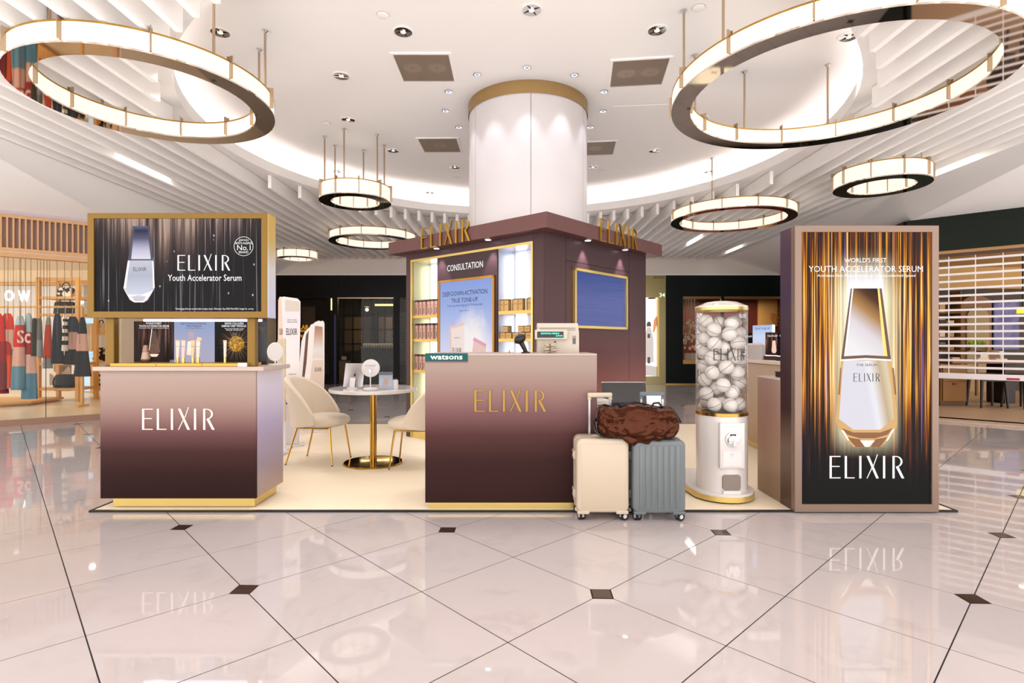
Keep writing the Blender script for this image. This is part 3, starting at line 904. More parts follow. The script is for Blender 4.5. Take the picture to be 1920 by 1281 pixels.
we = bpy.data.objects.new('wordmark', None); COL.objects.link(we); we.parent = dk; we.location = -dk.location
wordmark_parts(we, p0.x, p0.z, p1.x - p0.x, p1.z - p0.z, DF - .004, DF, mat('blush_letters', '#dccac5', .5))

SF = 3.85
scx = thing('screen_stand', 'wide advertising screen in a brass frame on two posts, standing on the left display desk', 'screen', (-2.36, 3.95, 1.022))
x0, x1, z0, z1 = -2.99, -1.722, 1.367, 2.105
fr = wmb(scx); w = .044
fr.box(x0, x1, SF, SF + .10, z1 - w * .85, z1).box(x0, x1, SF, SF + .10, z0, z0 + w).box(x0, x0 + w, SF, SF + .10, z0 + w, z1 - w * .85).box(x1 - w, x1, SF, SF + .10, z0 + w, z1 - w * .85)
obj('frame', fr, M_BRASSP, scx, 0)
obj('casing', wmb(scx).box(x0 + .01, x1 - .002, SF + .10, SF + .125, z0, z1), M_BRASSP, scx, 0)
obj('side_cladding', wmb(scx).box(x1, x1 + .003, SF + .002, SF + .125, z0, z1), gmat('side_pearl', .3, 1.08, [(0, '#c4c6e0'), (.5, '#d2cfcf'), (.75, '#c9b06e'), (1, '#c2a24c')], .35, .3), scx, 0, label='side of the casing fading from brass to pale lilac')
m = mat('serum_ad', '#201818', .12); g = NT(m); xx = g.sep()
u = xx[0]; v = xx[2]
fine = g.noise(g.comb(g.math('MULTIPLY', u, 30.0), 0, g.math('MULTIPLY', v, .6)), 1.0, 3, .6)
thin = g.noise(g.comb(g.math('MULTIPLY', u, 75.0), 3.0, g.math('MULTIPLY', v, 1.2)), 1.0, 1, .5)
hz = g.rng(g.math('ADD', v, g.math('MULTIPLY', g.math('ABSOLUTE', g.math('ADD', u, .12)), -.45)), .45, 1.08, 0, 1, True)
glow = g.math('MULTIPLY', hz, g.rng(fine, .32, .62, .35, 1.25))
c1 = g.ramp(glow, [(0, '#0c0a0e'), (.4, '#3a2c2c'), (.75, '#7a6258'), (1, '#b79a88')])
lines = g.math('MULTIPLY', g.rng(thin, .58, .72, 0, .6, True), g.rng(v, .35, 1.1, .35, 1.0))
c2 = g.mix(lines, c1, '#c9c2c8')
vo = g.n.new('ShaderNodeTexVoronoi'); vo.inputs['Scale'].default_value = 1.0
g.link(g.comb(g.math('MULTIPLY', u, 13.0), 0.0, g.math('MULTIPLY', v, 9.0)), vo.inputs['Vector'])
sp = g.n.new('ShaderNodeSeparateColor'); g.link(vo.outputs['Color'], sp.inputs[0])
dots = g.math('MULTIPLY', g.rng(vo.outputs['Distance'], .05, .09, 1, 0, True), g.rng(sp.outputs[0], .25, .3, 0, .75))
dc = g.mix(sp.outputs[1], '#ffd9c4', '#b8cfe6')
g.emit(g.mix(dots, c2, dc), 1.0)
scr = obj('screen', wmb(scx).box(x0 + w, x1 - w, SF + .012, SF + .02, z0 + w, z1 - w * .85), m, scx, 0)
# printed serum bottle of the advert (pixel outlines laid on the screen plane)
def screen_poly(pts_, d): return [(pt(x, y, d).x, pt(x, y, d).z) for x, y in pts_]
SP_ = SF + .011
m_cap = gmat('ad_cap', -.02, .16, [(0, '#e9e6f4'), (.3, '#c9c4dc'), (.62, '#5c5a78'), (.85, '#2a2a44'), (1, '#6e6c9a')], .4, em=1.0, axis=2)
m_body = gmat('ad_body', -.46, .0, [(0, '#c9b4c4'), (.2, '#d9dcea'), (.6, '#b9bccc'), (1, '#d4d2de')], .4, em=1.0, axis=2)
m_edge = mat('ad_edge', '#f0cfc4', .4, em=.9, emcol='#f2d4ca')
def pic(parent, t_, polys, d, mats_, name='printed_bottle'):
    mb_ = wmb(t_)
    for i, (poly, mi) in enumerate(polys):
        mb_.mi = mi
        q = screen_poly(poly, d)
        mb_.add([(p[0], d - .0003 * i, p[1]) for p in q], [tuple(range(len(q)))])
    o = obj(name, mb_, mats_, None, 0); o.parent = parent
    return o
# object coordinates of these prints run from the stand's base, so shift the ramps to where the bottle is
for nm, lo, hi in (('ad_cap', .75, 1.0), ('ad_body', .44, .78)):
    for n_ in MATS[nm].node_tree.nodes:
        if n_.type == 'MAP_RANGE': n_.inputs['From Min'].default_value = lo; n_.inputs['From Max'].default_value = hi
m_dk = mat('ad_dark', '#1c1a2c', .4, em=.8, emcol='#1e1c30')
pic(scr, scx, [([(240, 487), (287, 487), (290, 540), (277, 563), (270, 567), (252, 567), (244, 562), (232, 541)], 1),
              ([(249, 424), (281, 424), (287, 487), (240, 487)], 0),
              ([(249, 424), (253, 424), (250, 445), (246, 487), (240, 487)], 3), ([(277, 424), (281, 424), (287, 487), (283, 487), (279, 450)], 3),
              ([(239.5, 486), (287.5, 486), (287.6, 488.5), (239.4, 488.5)], 3),
              ([(232, 541), (236, 541), (243, 490), (240, 490)], 2), ([(286, 490), (288, 490), (290, 540), (287.5, 540)], 2),
              ([(232, 541), (240, 553), (282, 553), (290, 540), (287, 545), (279, 556), (270, 567), (252, 567), (244, 562)], 2),
              ([(246, 556), (260, 553), (276, 556), (268, 565), (253, 565)], 1)], SP_, [m_cap, m_body, m_edge, m_dk])
tx = text_mb('ELIXIR', pt(263, 505, SP_).x, pt(263, 505, SP_).z, .095, .027, SP_ - .004, mb=wmb(scx))
obj('lettering', tx, M_INKD, scx, 0).parent = scr
tx = wmb(scx)
p0, p1 = pt(333, 507.5, SP_), pt(432, 478.5, SP_)
for polys in elixir():
    for q in polys:
        mbp = [(p0.x + k[0] * (p1.x - p0.x) / EW, SP_ - .002, p0.z + k[1] * (p1.z - p0.z)) for k in q]
        tx.add(mbp, [tuple(range(len(mbp)))])
def ptext(body, xa, xb, yc, hpx, d, mb_, bold=0.0, dy=.002):
    c = pt((xa + xb) / 2, yc, d)
    return text_mb(body, c.x, c.z, (xb - xa) * d / F, hpx * d / F if hpx else None, d - dy, mb=mb_, bold=bold)
ptext('Youth Accelerator Serum', 315, 453, 521, 12, SP_, tx, .004)
ptext('*Anti-aging skincare annual sales in Japan (excl. Okinawa), Apr.2023-Mar.2024, Intage Inc. survey.', 329, 476, 579.5, 4.5, SP_, tx, 0)
ptext('JAPAN', 448, 466, 451, 4.5, SP_, tx, 0); ptext('ANTI-AGING', 441, 473, 456, 4.5, SP_, tx, 0)
ptext('No.1', 445, 470, 464.5, 10, SP_, tx, 0); ptext('BRAND', 448, 466, 473, 4.2, SP_, tx, 0)
c = pt(457, 462, SP_)
for k in range(40):
    a, b = 2 * PI * k / 40, 2 * PI * (k + 1) / 40
    r1, r0 = .0685, .0655
    tx.add([(c.x + r1 * math.cos(a), c.y - .002, c.z + r1 * math.sin(a)), (c.x + r1 * math.cos(b), c.y - .002, c.z + r1 * math.sin(b)), (c.x + r0 * math.cos(b), c.y - .002, c.z + r0 * math.sin(b)), (c.x + r0 * math.cos(a), c.y - .002, c.z + r0 * math.sin(a))], [(0, 1, 2, 3)])
obj('lettering', tx, M_SCW, scx, 0).parent = scr
# posts, tray, poster board under the screen
for (xa, xb) in ((196.5, 213), (463, 478)):
    a, b = pt(xa, 640, 3.90).x, pt(xb, 640, 3.90).x
    obj('post', wmb(scx).rbox(a, b, 3.90, 3.955, 1.022, 1.367, .004, 1), M_BRASSP, scx, 0)
ta, tb = pt(205, 640, 3.88).x, pt(464, 640, 3.88).x
for k in range(3):
    obj('tray', wmb(scx).rbox(ta + (tb - ta) * k / 3 + .001, ta + (tb - ta) * (k + 1) / 3 - .001, 3.885, 4.10, 1.022, 1.045, .002, 1), mat('tray_gold', '#c3953d', .35, .6), scx, 0)
M_LEDW = mat('shelf_led', '#ffffff', .5, em=3.0, emcol='#f2ecff')
obj('led_strip', wmb(scx).box(ta + .1, tb, 4.09, 4.11, 1.350, 1.366), M_LEDW, scx, 0)
PD = 4.12
def board(xa, xb, m_, name='poster'):
    a, b = pt(xa, 681, PD), pt(xb, 600, PD)
    return obj(name, wmb(scx).box(a.x, b.x, PD, PD + .008, 1.045, 1.352), m_, scx, 0)
mA = mat('poster_serum', '#30201c', .3); g = NT(mA); xx = g.sep()
n1 = g.noise(g.comb(g.math('MULTIPLY', xx[0], 90.0), 0, g.math('MULTIPLY', xx[2], 3.0)), 1.0, 3)
g.emit(g.ramp(g.math('MULTIPLY', g.rng(n1, .35, .75), g.rng(xx[2], .0, .2, .3, 1)), [(0, '#1e1210'), (.4, '#3a2420'), (.7, '#8a5a48'), (1, '#e0b8a0')]), .75)
mB = gmat('poster_sky', .02, .33, [(0, '#cfc6de'), (.5, '#c3c6e6'), (1, '#a9bce6')], .3, em=.72)
mC = mat('poster_burst', '#201815', .3); g = NT(mC); xx = g.sep()
ctr = pt(443, 645, PD); lx, lz = ctr.x - scx.location.x, ctr.z - scx.location.z
ax, az = g.math('SUBTRACT', xx[0], lx), g.math('SUBTRACT', xx[2], lz)
rad = g.math('SQRT', g.math('ADD', g.math('MULTIPLY', ax, ax), g.math('MULTIPLY', az, az)))
ang = g.math('ARCTAN2', az, ax)
ry = g.noise(g.comb(g.math('MULTIPLY', ang, 9.0), 0, 0), 1.0, 2)
ray = g.math('MULTIPLY', g.rng(ry, .45, .7, 0, 1, True), g.rng(rad, .05, .14, 1, 0))
cc_ = g.ramp(g.math('ADD', ray, g.rng(rad, .0, .075, .35, 0)), [(0, '#120c0a'), (.5, '#7a5c34'), (1, '#f0dcae')])
disc = g.rng(rad, .056, .060, 1, 0)
gn = g.noise(g.comb(g.math('MULTIPLY', ax, 60.0), 0, g.math('MULTIPLY', az, 60.0)), 1.0, 2)
g.emit(g.mix(disc, cc_, g.ramp(gn, [(.3, '#6e4510'), (.55, '#d79a28'), (.75, '#ffe28a')])), .8)
pa = board(251, 326, mA); pb = board(326.5, 402, mB); pc_ = board(402.5, 463, mC)
def ink(parent, lines, m_):
    tx_ = wmb(scx)
    for (body, xa, xb, yc, hp) in lines: ptext(body, xa, xb, yc, hp, PD, tx_, .004, dy=.003)
    o = obj('lettering', tx_, m_, scx, 0); o.parent = parent
ink(pa, [("WORLD'S FIRST", 274, 303, 606.5, 3.6), ('YOUTH ACCELERATOR SERUM', 261, 317, 611.5, 3.6), ('Activates Skin Rejuvenation at Unprecedented Speed', 261, 317, 615.5, 2)], M_SCW)
ink(pb, [('DEEP-DOWN ACTIVATION.', 339, 388, 607, 3.8), ('TRUE TONE-UP.', 350, 378, 611.8, 3.8), ('Tone-Up Anti-Aging UV Moisturizer', 347, 381, 616, 2)], M_NAVY)
ink(pc_, [('REVIVE COLLAGEN', 422, 457, 606.8, 3.8), ('DIMINISH DEEP WRINKLES', 416, 462, 611.5, 3.8), ('New Serum Wrinkle Cream', 422, 458, 616.3, 2), ('Dual Retinol', 425, 455, 619, 2)], M_SCW)
m_br = mat('ad_bronze', '#8a6a5a', .4, em=.6, emcol='#9a7868'); m_brd = mat('ad_bronze_dark', '#3a2620', .4, em=.6, emcol='#3a2620'); m_brl = mat('ad_bronze_light', '#d8b8a4', .4, em=.7, emcol='#e0c2b0')
pic(pa, scx, [([(284, 617), (292, 617), (298, 645), (300, 660), (295, 669), (283, 669), (279, 660), (281, 645)], 0), ([(285, 621), (291, 621), (294, 645), (282, 645)], 1), ([(284, 617), (285.5, 617), (282, 645), (280, 660), (279, 660)], 2), ([(281, 664), (298, 664), (294, 669), (284, 669)], 2)], PD, [m_br, m_brd, m_brl])
m_po = mat('ad_orange', '#e8a070', .4, em=.7, emcol='#eeb088')
pic(pb, scx, [([(353, 622), (364, 624), (362, 636), (352, 636)], 1), ([(370, 632), (378, 634), (378, 638), (369, 638)], 1), ([(352, 640), (360, 640), (360, 667), (350, 665)], 0)], PD, [m_brl, m_po])
pic(pc_, scx, [([(436, 625), (444, 627), (442, 655), (438, 655)], 1), ([(436, 623), (444.5, 625), (444, 629), (435.8, 628)], 0)], PD, [m_brd, m_brl])

# products on the tray
M_TUBE = mat('blush_tube', '#e2c4b4', .35); M_TUBEP = mat('rose_tube', '#dcb2ac', .35); M_TUBEG = mat('sand_tube', '#cdb08e', .35)
def tube_product(x, d, w, h, mb_, lab, caps=M_GOLDL, name='skincare_tube'):
    t = thing(name, lab, 'tube', (x, d, 1.045), 0, 'tubes standing on the desk tray')
    ch = h * .22
    obj('cap', MB().lathe([(0, 0), (w * .36, 0), (w * .36, ch), (0, ch)], 16), caps, t)
    def fn(u, v):
        a = 2 * PI * u
        f = v
        return ((w * (.36 + .14 * f)) * math.cos(a), (w * .36 * (1 - f) + .002 * f) * math.sin(a), ch + .002 + (h - ch - .002) * v)
    obj('body', MB().grid(fn, 18, 6, True), mb_, t, 60)
    obj('crimp', MB().box(-w * .5, w * .5, -.0025, .0025, h - .012, h), PKS, t, 0)
    obj('lettering', text_mb('ELIXIR', 0, h * .72, w * .5, .006, -w * .2), M_INKD, t, 0)
PKS = mat('tube_crimp', '#e0a488', .4)
for i, (x, mm) in enumerate([(333.5, M_TUBE), (347, M_TUBEP), (362, M_TUBEG), (374.5, M_TUBE)]):
    p = pt(x, 680, 4.0)
    tube_product(p.x, 4.0 - .02 * (i % 2), .032, .165, mm, f'gold capped skincare tube, {ORD[i]} from left before the pale blue poster')
p = pt(426, 680, 4.0)
tube_product(p.x, 3.97, .024, .165, M_TUBE, 'slim beige serum tube with dark top standing in front of the golden burst poster', M_GOLDL, 'serum_stick')
t = thing('serum_bottle', 'bronze tapered serum bottle standing in front of the dark serum poster', 'bottle', (pt(273.5, 680, 3.99).x, 3.99, 1.045))
obj('glass_base', MB().lathe([(0, 0), (.018, 0), (.033, .022), (.031, .03), (0, .03)], 20), M_ACRYL, t)
obj('body', MB().lathe([(0, .004), (.016, .004), (.030, .026), (.022, .078), (0, .078)], 20), mat('bronze_bottle', '#a58a78', .3, .4), t)
obj('cap', MB().lathe([(0, .080), (.022, .080), (.014, .128), (0, .128)], 20), mat('bronze_cap', '#8b6e60', .28, .6), t)
t = thing('acrylic_holder', 'small clear acrylic holder lying on the desk tray below the dark serum poster', 'holder', (pt(322, 680, 3.96).x, 3.96, 1.045))
obj('base', MB().box(-.02, .02, -.015, .015, 0, .003), M_ACRYL, t, 0); obj('lip', MB().box(-.02, .02, .012, .015, .003, .022), M_ACRYL, t, 0)
t = thing('name_card', 'small white card at the right end of the brass desk tray', 'card', (pt(454, 684, 3.87).x, 3.872, 1.022))
obj('card', MB().box(-.032, .032, 0, .002, 0, .026), M_WHITE, t, 0); obj('stand', MB().box(-.03, .03, .002, .010, 0, .006), M_ACRYL, t, 0)
t = thing('side_poster_panel', 'narrow dark poster panel behind the right post of the wide screen', 'poster', (pt(490.5, 690, 4.22).x, 4.22, 1.022))
a, b = pt(481, 683, 4.22), pt(500, 598, 4.22)
obj('board', wmb(t).box(a.x, b.x, 4.22, 4.235, 1.022, b.z), mat('poster_black', '#15100f', .3), t, 0)
obj('edge', wmb(t).box(a.x - .012, a.x, 4.22, 4.235, 1.022, b.z), M_WHITE, t, 0)
obj('picture', wmb(t).add([(pt(483, 612, 4.219).x, 4.2195, pt(0, 612, 4.219).z), (pt(498, 614, 4.219).x, 4.2195, pt(0, 614, 4.219).z), (pt(492, 626, 4.219).x, 4.2195, pt(0, 626, 4.219).z)], [(0, 1, 2)]), mat('faint_print', '#4a403c', .5), t, 0)
t = thing('oval_mirror', 'round white tabletop mirror on the right end of the left display desk', 'mirror', (pt(516, 690, 4.24).x, 4.24, 1.022))
zc = pt(0, 660, 4.24).z - 1.022
mb = MB(); mb.M = Matrix.Translation((0, 0, zc)) @ Matrix.Rotation(R(62), 4, 'Z') @ Matrix.Rotation(PI / 2, 4, 'X')
mb.lathe([(0, -.006), (.068, -.006), (.074, 0), (.068, .006), (0, .006)], 32)
obj('mirror_disc', mb, M_WHITE, t); obj('stem', MB().cyl((0, 0), .006, .008, zc - .07, 10), M_WHITE, t); obj('foot', MB().lathe([(0, .008), (.05, .006), (.052, 0), (0, 0)], 24), M_WHITE, t)

# ================================================================ TALL LIGHTBOX AT RIGHT
TF = 3.81
tot = thing('tall_lightbox', 'tall beige framed lightbox with a glowing golden serum advert at right', 'lightbox', (2.47, 3.9, ZM))
x0, x1, z1 = 1.972, 2.975, 2.008
M_BEI = mat('beige_frame', '#826c5e', .35, .3)
sx0, sx1 = pt(1503.5, 640, TF).x, pt(1748, 640, TF).x
sz0, sz1 = pt(0, 946, TF).z, pt(0, 435, TF).z
fr = wmb(tot)
fr.box(x0, x1, TF, TF + .05, sz1, z1).box(x0, x1, TF, TF + .05, ZM, sz0).box(x0, sx0, TF, TF + .05, sz0, sz1).box(sx1, x1, TF, TF + .05, sz0, sz1)
obj('frame', fr, M_BEI, tot, 0)
obj('casing', wmb(tot).rbox(x0, x1, TF + .05, 4.02, ZM, z1, .002, 1), gmat('casing_ombre', 0, 2.0, [(0, '#4a3228'), (.22, '#76604e'), (.35, '#3d2a2a'), (.6, '#46313a'), (1, '#5b4656')], .3, .3), tot, 0, label='dark plum casing behind the lit frame')
m = mat('gold_rain_ad', '#201008', .1); g = NT(m); xx = g.sep()
u, v = xx[0], xx[2]
na = g.noise(g.comb(g.math('MULTIPLY', u, 42.0), 0, g.math('MULTIPLY', v, .55)), 1.0, 4, .65)
nb = g.noise(g.comb(g.math('MULTIPLY', u, 120.0), 7.0, g.math('MULTIPLY', v, .8)), 1.0, 2, .5)
nc = g.noise(g.comb(g.math('MULTIPLY', u, 26.0), 11.0, g.math('MULTIPLY', v, .3)), 1.0, 1, .5)
au = g.math('ABSOLUTE', g.math('ADD', u, -.003))
mid = g.math('MULTIPLY', g.rng(v, .45, .95, 0, 1, True), g.rng(v, 1.35, 1.95, 1, .45, True))
streak = g.math('ADD', g.math('MULTIPLY', g.rng(na, .36, .68), .76), g.math('MULTIPLY', g.rng(nb, .50, .70), .50))
streak = g.math('MULTIPLY', streak, g.math('ADD', .58, g.math('MULTIPLY', mid, .55)))
fade = g.rng(g.math('ADD', v, g.math('MULTIPLY', g.math('SUBTRACT', nc, .5), .9)), .22, .55, 0, 1, True)
streak = g.math('MULTIPLY', streak, fade)
colr = g.ramp(streak, [(0, '#080506'), (.24, '#220f0a'), (.38, '#5c2a10'), (.52, '#a35a12'), (.66, '#e89a20'), (.78, '#ffcf5c'), (.92, '#fff4d8')])
pur = g.math('MULTIPLY', g.rng(g.noise(g.comb(g.math('MULTIPLY', u, 60.0), 23.0, g.math('MULTIPLY', v, .5)), 1.0, 0),   .72, .78, 0, .7), fade)
colr = g.mix(pur, colr, '#8f7cf0')
halo = g.math('MULTIPLY', g.rng(au, .13, .27, 1, 0, True), g.math('MULTIPLY', g.rng(v, .36, .62, 0, 1, True), g.rng(v, 1.45, 1.86, 1, 0, True)))
colr = g.mix(g.math('MULTIPLY', halo, g.rng(na, .2, .6, .55, 1)), colr, '#fff2c8')
core = g.math('MULTIPLY', g.rng(au, .11, .15, 1, 0, True), g.math('MULTIPLY', g.rng(v, 1.2, 1.4, 0, .9), g.rng(v, 1.55, 1.78, 1, 0, True)))
colr = g.mix(core, colr, '#f2f4ff')
g.emit(colr, 1.15)
scr = obj('screen', wmb(tot).box(sx0, sx1, TF + .012, TF + .04, sz0, sz1), m, tot, 0)
TS_ = TF + .0115
mcap = mat('ad2_cap', '#c0b0a0', .3); g = NT(mcap); xx = g.sep()
f = g.math('ADD', g.rng(xx[2], 1.08, 1.60), g.math('MULTIPLY', xx[0], 1.6))
g.emit(g.ramp(f, [(0, '#f6f2f4'), (.35, '#e6dde2'), (.62, '#b98a52'), (.85, '#5a3014'), (1, '#2c1408')]), 1.0)
mbod = mat('ad2_body', '#d0c0b0', .3); g = NT(mbod); xx = g.sep()
f = g.math('ADD', g.math('MULTIPLY', g.math('SUBTRACT', xx[0], .01), 2.6), g.math('MULTIPLY', g.math('SUBTRACT', xx[2], .85), .45))
g.emit(g.ramp(f, [(0, '#e6e2ec'), (.12, '#f2eff4'), (.30, '#cdb390'), (.42, '#e6d3b0'), (.58, '#b98846'), (.8, '#f0dcb0')]), 1.0)
mgl = mat('ad2_glass', '#302010', .3, em=.95, emcol='#d9a860'); mam = mat('ad2_amber', '#201408', .3, em=.9, emcol='#8f5218'); mwh = mat('ad2_light', '#303030', .3, em=1.15, emcol='#fff8ec'); mdk = mat('ad2_dark', '#3a1c0c', .3, em=.7, emcol='#40200e')
pic(scr, tot, [([(1577, 673), (1670, 673), (1674, 690), (1683, 788), (1681, 800), (1664, 826), (1652, 838), (1600, 838), (1588, 826), (1570, 800), (1567, 788), (1575, 690)], 2),
              ([(1582, 676), (1665, 676), (1668, 692), (1676, 785), (1660, 806), (1590, 806), (1573, 786), (1580, 692)], 1),
              ([(1595, 541), (1653, 541), (1670, 672), (1577, 672)], 0),
              ([(1595, 541), (1598, 541), (1582, 672), (1577, 672)], 5), ([(1597.5, 541), (1600, 541), (1585, 672), (1582, 672)], 4),
              ([(1648, 541), (1653, 541), (1670, 672), (1663, 672)], 5), ([(1645, 541), (1648.5, 541), (1664, 672), (1657, 672)], 6),
              ([(1577, 668.5), (1623, 666), (1670, 668.5), (1670, 674), (1623, 671.5), (1577, 674)], 5), ([(1576.5, 674), (1623, 671.5), (1670.5, 674), (1671, 677), (1623, 674.5), (1576, 677)], 4),
              ([(1573, 786), (1600, 806), (1650, 806), (1676, 785), (1681, 800), (1664, 826), (1652, 838), (1600, 838), (1588, 826), (1570, 800)], 2),
              ([(1578, 803), (1600, 811), (1650, 811), (1673, 803), (1664, 815), (1640, 822), (1612, 822), (1588, 815)], 3),
              ([(1588, 820), (1612, 824), (1620, 838), (1604, 838)], 3), ([(1640, 824), (1663, 820), (1650, 838), (1632, 838)], 3),
              ([(1612, 826), (1640, 826), (1628, 838), (1622, 838)], 4), ([(1576, 806), (1582, 808), (1592, 826), (1589, 826)], 4), ([(1672, 806), (1677, 803), (1664, 826), (1660, 827)], 4),
              ([(1571, 740), (1574, 740), (1577, 690), (1575, 690)], 3), ([(1677, 740), (1680, 740), (1675, 690), (1672, 690)], 3)], TS_, [mcap, mbod, mgl, mam, mwh, mdk, PG])
tx = wmb(tot)
ptext('THE SERUM', 1604, 1643, 684.5, 4.5, TS_, tx, dy=.009)
q0, q1 = pt(1599, 715.5, TS_), pt(1648.5, 700, TS_)
for polys in elixir():
    for q in polys:
        mbp = [(q0.x + k[0] * (q1.x - q0.x) / EW, TS_ - .009, q0.z + k[1] * (q1.z - q0.z)) for k in q]
        tx.add(mbp, [tuple(range(len(mbp)))])
obj('lettering', tx, M_SCI, tot, 0).parent = scr
tx = wmb(tot)
ptext("WORLD'S FIRST", 1583, 1662, 488, 8.5, TS_, tx, .004); ptext('YOUTH ACCELERATOR SERUM', 1516, 1730, 504.5, 11.5, TS_, tx, .0)
ptext('Activates Skin Rejuvenation at Unprecedented Speed', 1532, 1716, 517.5, 6.6, TS_, tx, .004)
q0, q1 = pt(1555, 897, TS_), pt(1695, 855, TS_)
for polys in elixir():
    for q in polys:
        mbp = [(q0.x + k[0] * (q1.x - q0.x) / EW, TS_ - .003, q0.z + k[1] * (q1.z - q0.z)) for k in q]
        tx.add(mbp, [tuple(range(len(mbp)))])
obj('lettering', tx, M_SCW, tot, 0).parent = scr
# low cabinet and display counter behind it
M_TAN = gmat('tan_ombre', 0, .95, [(0, '#8f775c'), (.35, '#a0826a'), (.7, '#b29181'), (1, '#c0a594')], .36, .2)
lc = thing('low_cabinet', 'low tan cabinet standing against the back of the tall lightbox', 'cabinet', (2.4, 4.22, ZM))
obj('body', wmb(lc).rbox(1.975, 2.9, 4.025, 4.40, ZM, .915, .003, 1), M_TAN, lc, 0)
obj('top', wmb(lc).rbox(1.972, 2.9, 4.025, 4.403, .915, .925, .002, 1), mat('cab_top', '#e3d2c2', .3), lc, 0)
t = thing('dark_tray', 'dark brown tray lying on the low tan cabinet', 'tray', (2.2, 4.22, .925))
obj('tray', MB().rbox(-.14, .1, -.06, .06, 0, .035, .004, 1), M_PLUMD, t, 0); obj('lip', MB().rbox(-.145, .105, -.065, .065, .035, .042, .003, 1), M_PLUM, t, 0)
rd = thing('rear_display_counter', 'cream display counter with gold base behind the ball dispenser and lightbox', 'counter', (3.05, 5.6, ZM))
M_CRM = gmat('cream_ombre', 0, 1.0, [(0, '#b39468'), (.3, '#c4a985'), (1, '#d4ba9e')], .4, .1)
obj('body', wmb(rd).rbox(2.70, 3.4, 4.75, 6.75, .075, .955, .003, 1), M_CRM, rd, 0)
obj('plinth', wmb(rd).box(2.72, 3.38, 4.78, 6.72, ZM, .075), M_GOLDL, rd, 0)
obj('counter_top', wmb(rd).rbox(2.66, 3.44, 4.70, 6.8, .965, 1.0, .004, 1), mat('rd_top', '#efe0d0', .3), rd, 0)
obj('gold_reveal', wmb(rd).box(2.71, 3.39, 4.76, 6.74, .955, .965), M_GOLDL, rd, 0)
obj('side_panel', wmb(rd).box(2.695, 2.70, 4.76, 5.35, .08, .95), mat('pearl_panel', '#dcd3d6', .35), rd, 0)
boxes = [(2.83, 6.55, .17, .30, 'dark', 'narrow black lit product card at the left end of the rear display counter'),
         (2.83, 6.18, .30, .385, 'blue', 'tall pale blue lit product card on the rear display counter'),
         (2.81, 5.86, .25, .30, 'serum', 'black lit product card with a bottle on the rear display counter'),
         (2.80, 5.57, .25, .30, 'ring', 'black lit product card with a swirl ring on the rear display counter')]
for (bx, by, bw, bh, kind, lab) in boxes:
    t = thing('lit_product_card', lab, 'lit sign', (bx, by, 1.0), R(-72))
    obj('base_block', MB().box(-bw / 2, bw / 2, -.02, .05, 0, .045), mat('card_base', '#4b3734', .4), t, 0)
    m1 = {'dark': M_DARK, 'ring': mat('card_black', '#14131a', .3), 'serum': mA, 'blue': gmat('card_blue', 0, .42, [(0, '#c9cff2'), (.6, '#d6def6'), (1, '#9fbcf0')], .3, em=.95)}[kind]
    obj('card', MB().box(-bw / 2, bw / 2, 0, .02, .045, bh), m1, t, 0)
    obj('lit_edge', MB().box(bw / 2, bw / 2 + .012, -.002, .022, .045, bh).box(-bw / 2, bw / 2, -.002, .0, .045, .052), M_LEDW, t, 0)
    tx = text_mb({'blue': 'TRUE TONE UP', 'dark': 'SERUM', 'serum': 'YOUTH SERUM', 'ring': 'WRINKLE CREAM'}[kind], 0, bh - .04, bw * .75, .022, -.003)
    obj('lettering', tx, M_NAVY if kind == 'blue' else M_SCW, t, 0)
    if kind == 'ring':
        obj('picture', MB().lathe([(.045, 0), (.075, 0), (.075, .001), (.045, .001)], 28, (0, 0, 0)) if False else (lambda q: q)(MB().add([((.075 if k % 2 else .048) * math.cos(PI * (k // 2) / 14), -.002, .155 + (.085 if k % 2 else .055) * math.sin(PI * (k // 2) / 14)) for k in range(58)], [(2 * k, 2 * k + 1, 2 * k + 3, 2 * k + 2) for k in range(28)])), mat('swirl_gold', '#e8d8a8', .3, em=.9, emcol='#f0e4c0'), t, 0)
    if kind == 'serum':
        obj('picture', MB().add([(-.02, -.002, .21), (.02, -.002, .21), (.035, -.002, .10), (.02, -.002, .075), (-.02, -.002, .075), (-.035, -.002, .10)], [(0, 1, 2, 3, 4, 5)]), m_brl, t, 0)
for i, (bx, by) in enumerate([(2.735, 6.28), (2.735, 6.16), (2.74, 6.04)]):
    t = thing('white_pump_box', f'white product box with cap, {ORD[i]} from left before the pale blue card', 'product box', (bx, by, 1.0), R(-72), 'white boxes on the rear counter')
    obj('carton', MB().rbox(-.05, .05, -.03, .03, 0, .165, .003, 1), M_WHITE, t, 0); obj('cap', MB().box(-.03, .03, -.015, .015, .165, .18), PK, t, 0)

# ================================================================ BALL DISPENSER
M_CYL = pane_mat('dispenser_acrylic', '#ffffff', .55)
GB = Vector((1.613, 4.21, ZM))
gb = thing('ball_dispenser', 'tall white and gold capsule dispenser with a clear cylinder full of white balls', 'dispenser', GB, 0)
r = .188
def stadium(rr, n=20, ext=.42, skew=-.05):
    out = []
    for k in range(n + 1):
        a = PI + PI * k / n
        out.append((rr * math.cos(a), rr * math.sin(a)))
    for k in range(n + 1):
        a = PI * k / n
        out.append((skew + rr * .95 * math.cos(a), ext + rr * .95 * math.sin(a)))
    return out
obj('gold_base', MB().prismz(stadium(.235), .012, .05), M_GOLDL, gb, 40)
obj('base_plate', MB().prismz(stadium(.232), .05, .068), M_WHITEG, gb, 40)
obj('rubber_feet', MB().prismz(stadium(.21), 0, .012), M_RUB, gb, 40)
obj('body', MB().lathe([(0, .068), (r, .068), (r, .63), (0, .63)], 64), M_WHITEG, gb)
obj('lower_band', MB().lathe([(r, .63), (r + .004, .632), (r + .004, .655), (r - .02, .657), (0, .657)], 64), mat('band_gold', '#b08a45', .25, 1.0), gb)
